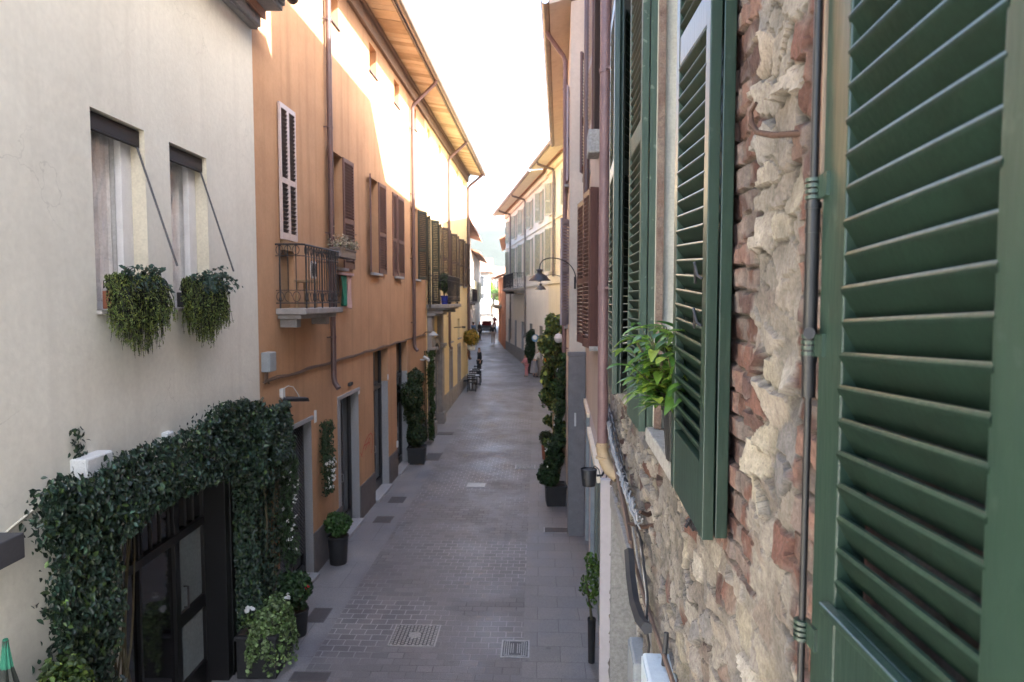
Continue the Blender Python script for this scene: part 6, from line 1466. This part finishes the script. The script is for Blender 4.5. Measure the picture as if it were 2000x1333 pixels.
# cafe seating
cx0 = on_ground(918, 772); 
def cafe_chair(loc, yaw, label):
    t = thing('cafe_chair', loc, label, 'chair', 'cafe chairs by the yellow house'); base = Vector(loc); Rm = Matrix.Rotation(yaw,3,'Z')
    def P(x,y,z): q = Vector((x,y,z)); q.rotate(Rm); return base+q
    b_ = MB(); b_.hexa([P(-.2,-.2,.44),P(.2,-.2,.44),P(.2,.2,.44),P(-.2,.2,.44),P(-.2,-.2,.47),P(.2,-.2,.47),P(.2,.2,.47),P(-.2,.2,.47)]); b_.build('seat', M_black, t, bevel=.01)
    for (x,y) in ((-.18,-.18),(.18,-.18),(-.18,.18),(.18,.18)): b_ = MB(); b_.tube([P(x*1.1,y*1.1,0),P(x,y,.45)],.014,6); b_.build('leg', M_blackmetal, t)
    b_ = MB()
    b_.tube([P(-.18,.19,.46),P(-.19,.25,.88),P(.19,.25,.88),P(.18,.19,.46)],.014,6)
    for z_ in (.6,.7,.8): b_.hexa([P(-.18,.205+(z_-.5)*.1,z_),P(.18,.205+(z_-.5)*.1,z_),P(.18,.225+(z_-.5)*.1,z_),P(-.18,.225+(z_-.5)*.1,z_),P(-.18,.21+(z_-.5)*.1,z_+.05),P(.18,.21+(z_-.5)*.1,z_+.05),P(.18,.23+(z_-.5)*.1,z_+.05),P(-.18,.23+(z_-.5)*.1,z_+.05)])
    b_.build('backrest', M_black, t)
def cafe_table(loc, label):
    t = thing('cafe_table', loc, label, 'table', 'cafe tables by the yellow house'); b_ = MB(); b_.lathe(loc, [(.33,.72),(.345,.73),(.345,.745),(.33,.75)], 24); b_.build('tabletop', M_castrim, t); b_ = MB(); b_.tube([Vector(loc)+Vector((0,0,0)),Vector(loc)+Vector((0,0,.72))],.03,8); b_.lathe(loc,[(.22,0),(.2,.02),(.04,.05)],14); b_.build('pedestal', M_blackmetal, t)
for (dx, y_, lt) in ((.35, 33.3, 'nearest round cafe table beside the yellow wall'), (.38, 35.3, 'second round cafe table beside the yellow wall')):
    x_ = WO.a+WO.b*y_+dx+.1; cafe_table((x_, y_, gz(y_)+.004), lt)
    for (ddx, ddy, yw, nm) in ((0,-.55,math.pi,'facing away'),(0,.55,0,'facing the viewer'),(-.38,.1,math.pi/2,'against the wall')):
        cafe_chair((x_+ddx*.9, y_+ddy, gz(y_)+.004), yw, ('black cafe chair %s at the %s table' % (nm, 'nearest' if y_ < 34 else 'second')))
q = (WO.a+WO.b*37.0+.42, 37.6, gz(37.6)+.004); person(q, 1.72, -1.2, 'person in black standing behind the cafe tables', M_black, M_black, stride=.05)
# flower basket on the yellow wall end
c = WO(33.6, 2.55, .38); t = thing('flower_basket', tuple(c), 'white hanging basket overflowing with yellow flowers on the end of the yellow wall', 'hanging basket')
b_ = MB(); b_.lathe(tuple(c), [(.10,-.28),(.17,-.25),(.22,.0),(.2,.0)], 16); b_.build('pot', M_whiteplastic, t, smooth=True)
P, V_ = ball_points(tuple(c+Vector((0,0,.35))), (.38,.5,.42), 1500, seed=3); leafcloud('foliage', P, V_, (.06,.11), M_yellowleaf, t, palette=[(1,1,1),(.6,.7,.4),(1.2,1,.8),(.35,.5,.3)])
b_ = MB(); b_.tube([WO(33.6,2.7,0),WO(33.6,2.75,.2),tuple(c+Vector((0,0,.1)))],.012,6); b_.build('bracket', M_iron, t)
t = thing('wall_lamp', tuple(WO(30.0,3.55,0)), 'small dark arm lamp on the yellow wall', 'lamp'); b_ = MB(); b_.tube([WO(30,3.55,0),WO(30,3.57,.40)],.02,8); b_.build('arm', M_blackmetal, t); b_ = MB(); b_.tube([WO(30,3.57,.36),WO(30,3.57,.52)],.05,10); b_.build('lamp_shade', M_blackmetal, t)

# ================================================================== FAR: market cart, parasols, trees
q = pp(950, 652); X0, Y0, Z0 = q; X0 -= .0
t = thing('street_cart', q, 'small dark open vehicle with a white canopy roof parked on the left', 'vehicle')
b_ = MB(); b_.wbox(X0-.62,X0+.62,Y0-.2,Y0+2.2,Z0+.30,Z0+.78); b_.hexa([Vector(v) for v in ((X0-.6,Y0-.55,Z0+.3),(X0+.6,Y0-.55,Z0+.3),(X0+.6,Y0-.2,Z0+.3),(X0-.6,Y0-.2,Z0+.3),(X0-.5,Y0-.45,Z0+.62),(X0+.5,Y0-.45,Z0+.62),(X0+.55,Y0-.2,Z0+.8),(X0-.55,Y0-.2,Z0+.8))]); b_.build('body', M_blackmetal, t, bevel=.05)
b_ = MB(); b_.wbox(X0-.72,X0+.72,Y0-.2,Y0+2.1,Z0+1.82,Z0+1.92); b_.build('roof', M_whitecanvas, t, bevel=.03)
for (dx,dy) in ((-.6,-.1),(.6,-.1),(-.6,2.0),(.6,2.0)):
    b_ = MB(); b_.tube([(X0+dx,Y0+dy,Z0+.7),(X0+dx*1.02,Y0+dy+.05,Z0+1.83)],.025,6); b_.build('roof_post', M_greyplastic, t)
b_ = MB(); b_.wbox(X0-.5,X0+.5,Y0+.9,Y0+1.3,Z0+.78,Z0+1.25); b_.build('seat', M_maroon, t, bevel=.03)
for (dx,dy) in ((-.6,-.05),(.6,-.05),(-.6,1.7),(.6,1.7)):
    b_ = MB(); b_.tube([(X0+dx-.08,Y0+dy,Z0+.25),(X0+dx+.08,Y0+dy,Z0+.25)],.25,16); wh = b_.build('wheel', M_blackmetal, t, bevel=.02); b_ = MB(); b_.tube([(X0+dx-.085,Y0+dy,Z0+.25),(X0+dx+.085,Y0+dy,Z0+.25)],.12,12); b_.build('rim', M_greyplastic, wh)
for dx in (-.4,.4): b_ = MB(); b_.tube([(X0+dx,Y0-.50,Z0+.5),(X0+dx,Y0-.56,Z0+.5)],.07,10); b_.build('headlight', M_milkglass, t)
def parasol(loc, rad, h, label):
    t = thing('parasol', loc, label, 'parasol', 'white parasols in the square'); c = Vector(loc); b_ = MB(); b_.tube([c, c+Vector((0,0,h))],.03,8); b_.build('pole', M_greyplastic, t)
    V=[c+Vector((0,0,h+.02))]; n=8; F=[]
    for k in range(n): a=2*math.pi*(k+.5)/n; V.append(c+Vector((rad*math.cos(a),rad*math.sin(a),h-.55)))
    for k in range(n): V.append(V[1+k]+Vector((0,0,-.22)))
    for k in range(n): F.append((0,1+k,1+(k+1)%n)); F.append((1+k,1+n+k,1+n+(k+1)%n,1+(k+1)%n))
    b_ = MB(); b_.add(V,F); b_.build('canopy', M_whitecanvas, t)
Z_ = gz(95)
parasol((-3.5, 92, Z_), 2.2, 3.1, 'nearer white parasol in the far square'); parasol((-1.2, 99, Z_), 2.0, 2.8, 'farther white parasol in the far square')
def tree(loc, h, cr, n, label, m=M_tree, pal=None, cw_=1.0, leafs=(.18,.32)):
    t = thing('tree', loc, label, 'tree', 'trees in the far square'); L = Vector(loc); st = MB(); st.tube([L+Vector((0,0,-.1)), L+Vector((.1,0,h*.3)), L+Vector((-.05,.1,h*.55)), L+Vector((0,0,h*.8))], [cr*.09,cr*.07,cr*.05,cr*.02], 8)
    cs = []
    for k in range(9):
        a = random.uniform(0,6.28); rr = random.uniform(.3,.75)*cr; z = h*random.uniform(.5,.9); cs.append(L+Vector((rr*math.cos(a),rr*math.sin(a),z))); st.tube([L+Vector((0,0,h*.42)), (L+Vector((0,0,h*.5))).lerp(cs[-1],.6), cs[-1]],[cr*.04,cr*.025,cr*.01],5)
    st.build('trunk', M_bark, t); P=[];Nn=[]
    for i,c in enumerate(cs+[L+Vector((0,0,h*.75))]):
        p,v = ball_points(c,(cr*.48,cr*.48,cr*.42),n//10,seed=i); P.append(p);Nn.append(v)
    leafcloud('crown', np.concatenate(P), np.concatenate(Nn), leafs, m, t, palette=pal or [(1,1,1),(.7,.8,.7),(1.3,1.3,.9)])
tree((-4.6, 104, Z_), 6.2, 2.2, 3500, 'yellow green tree rising behind the white parasols', pal=[(2.2,2.2,1),(1.6,1.8,.9)])
tree((-3.4, 112, Z_), 4.6, 2.2, 3500, 'dark tree at the left of the far square')
tree((-.9, 114, Z_), 4.0, 2.4, 3500, 'dark low tree at the right of the far square')

# ================================================================== HAZE
m = bpy.data.materials.new('haze_air'); m.use_nodes = True; N = m.node_tree.nodes; L_ = m.node_tree.links; N.remove(N['Principled BSDF'])
pv = N.new('ShaderNodeVolumePrincipled'); pv.inputs['Color'].default_value = (.93,.96,1,1); pv.inputs['Density'].default_value = HAZE; pv.inputs['Anisotropy'].default_value = .2; L_.new(pv.outputs[0], N['Material Output'].inputs['Volume'])
b_ = MB(); b_.wbox(-1000,1000,-70,1600,-2,190); tag(b_.build('haze', m), kind='stuff')
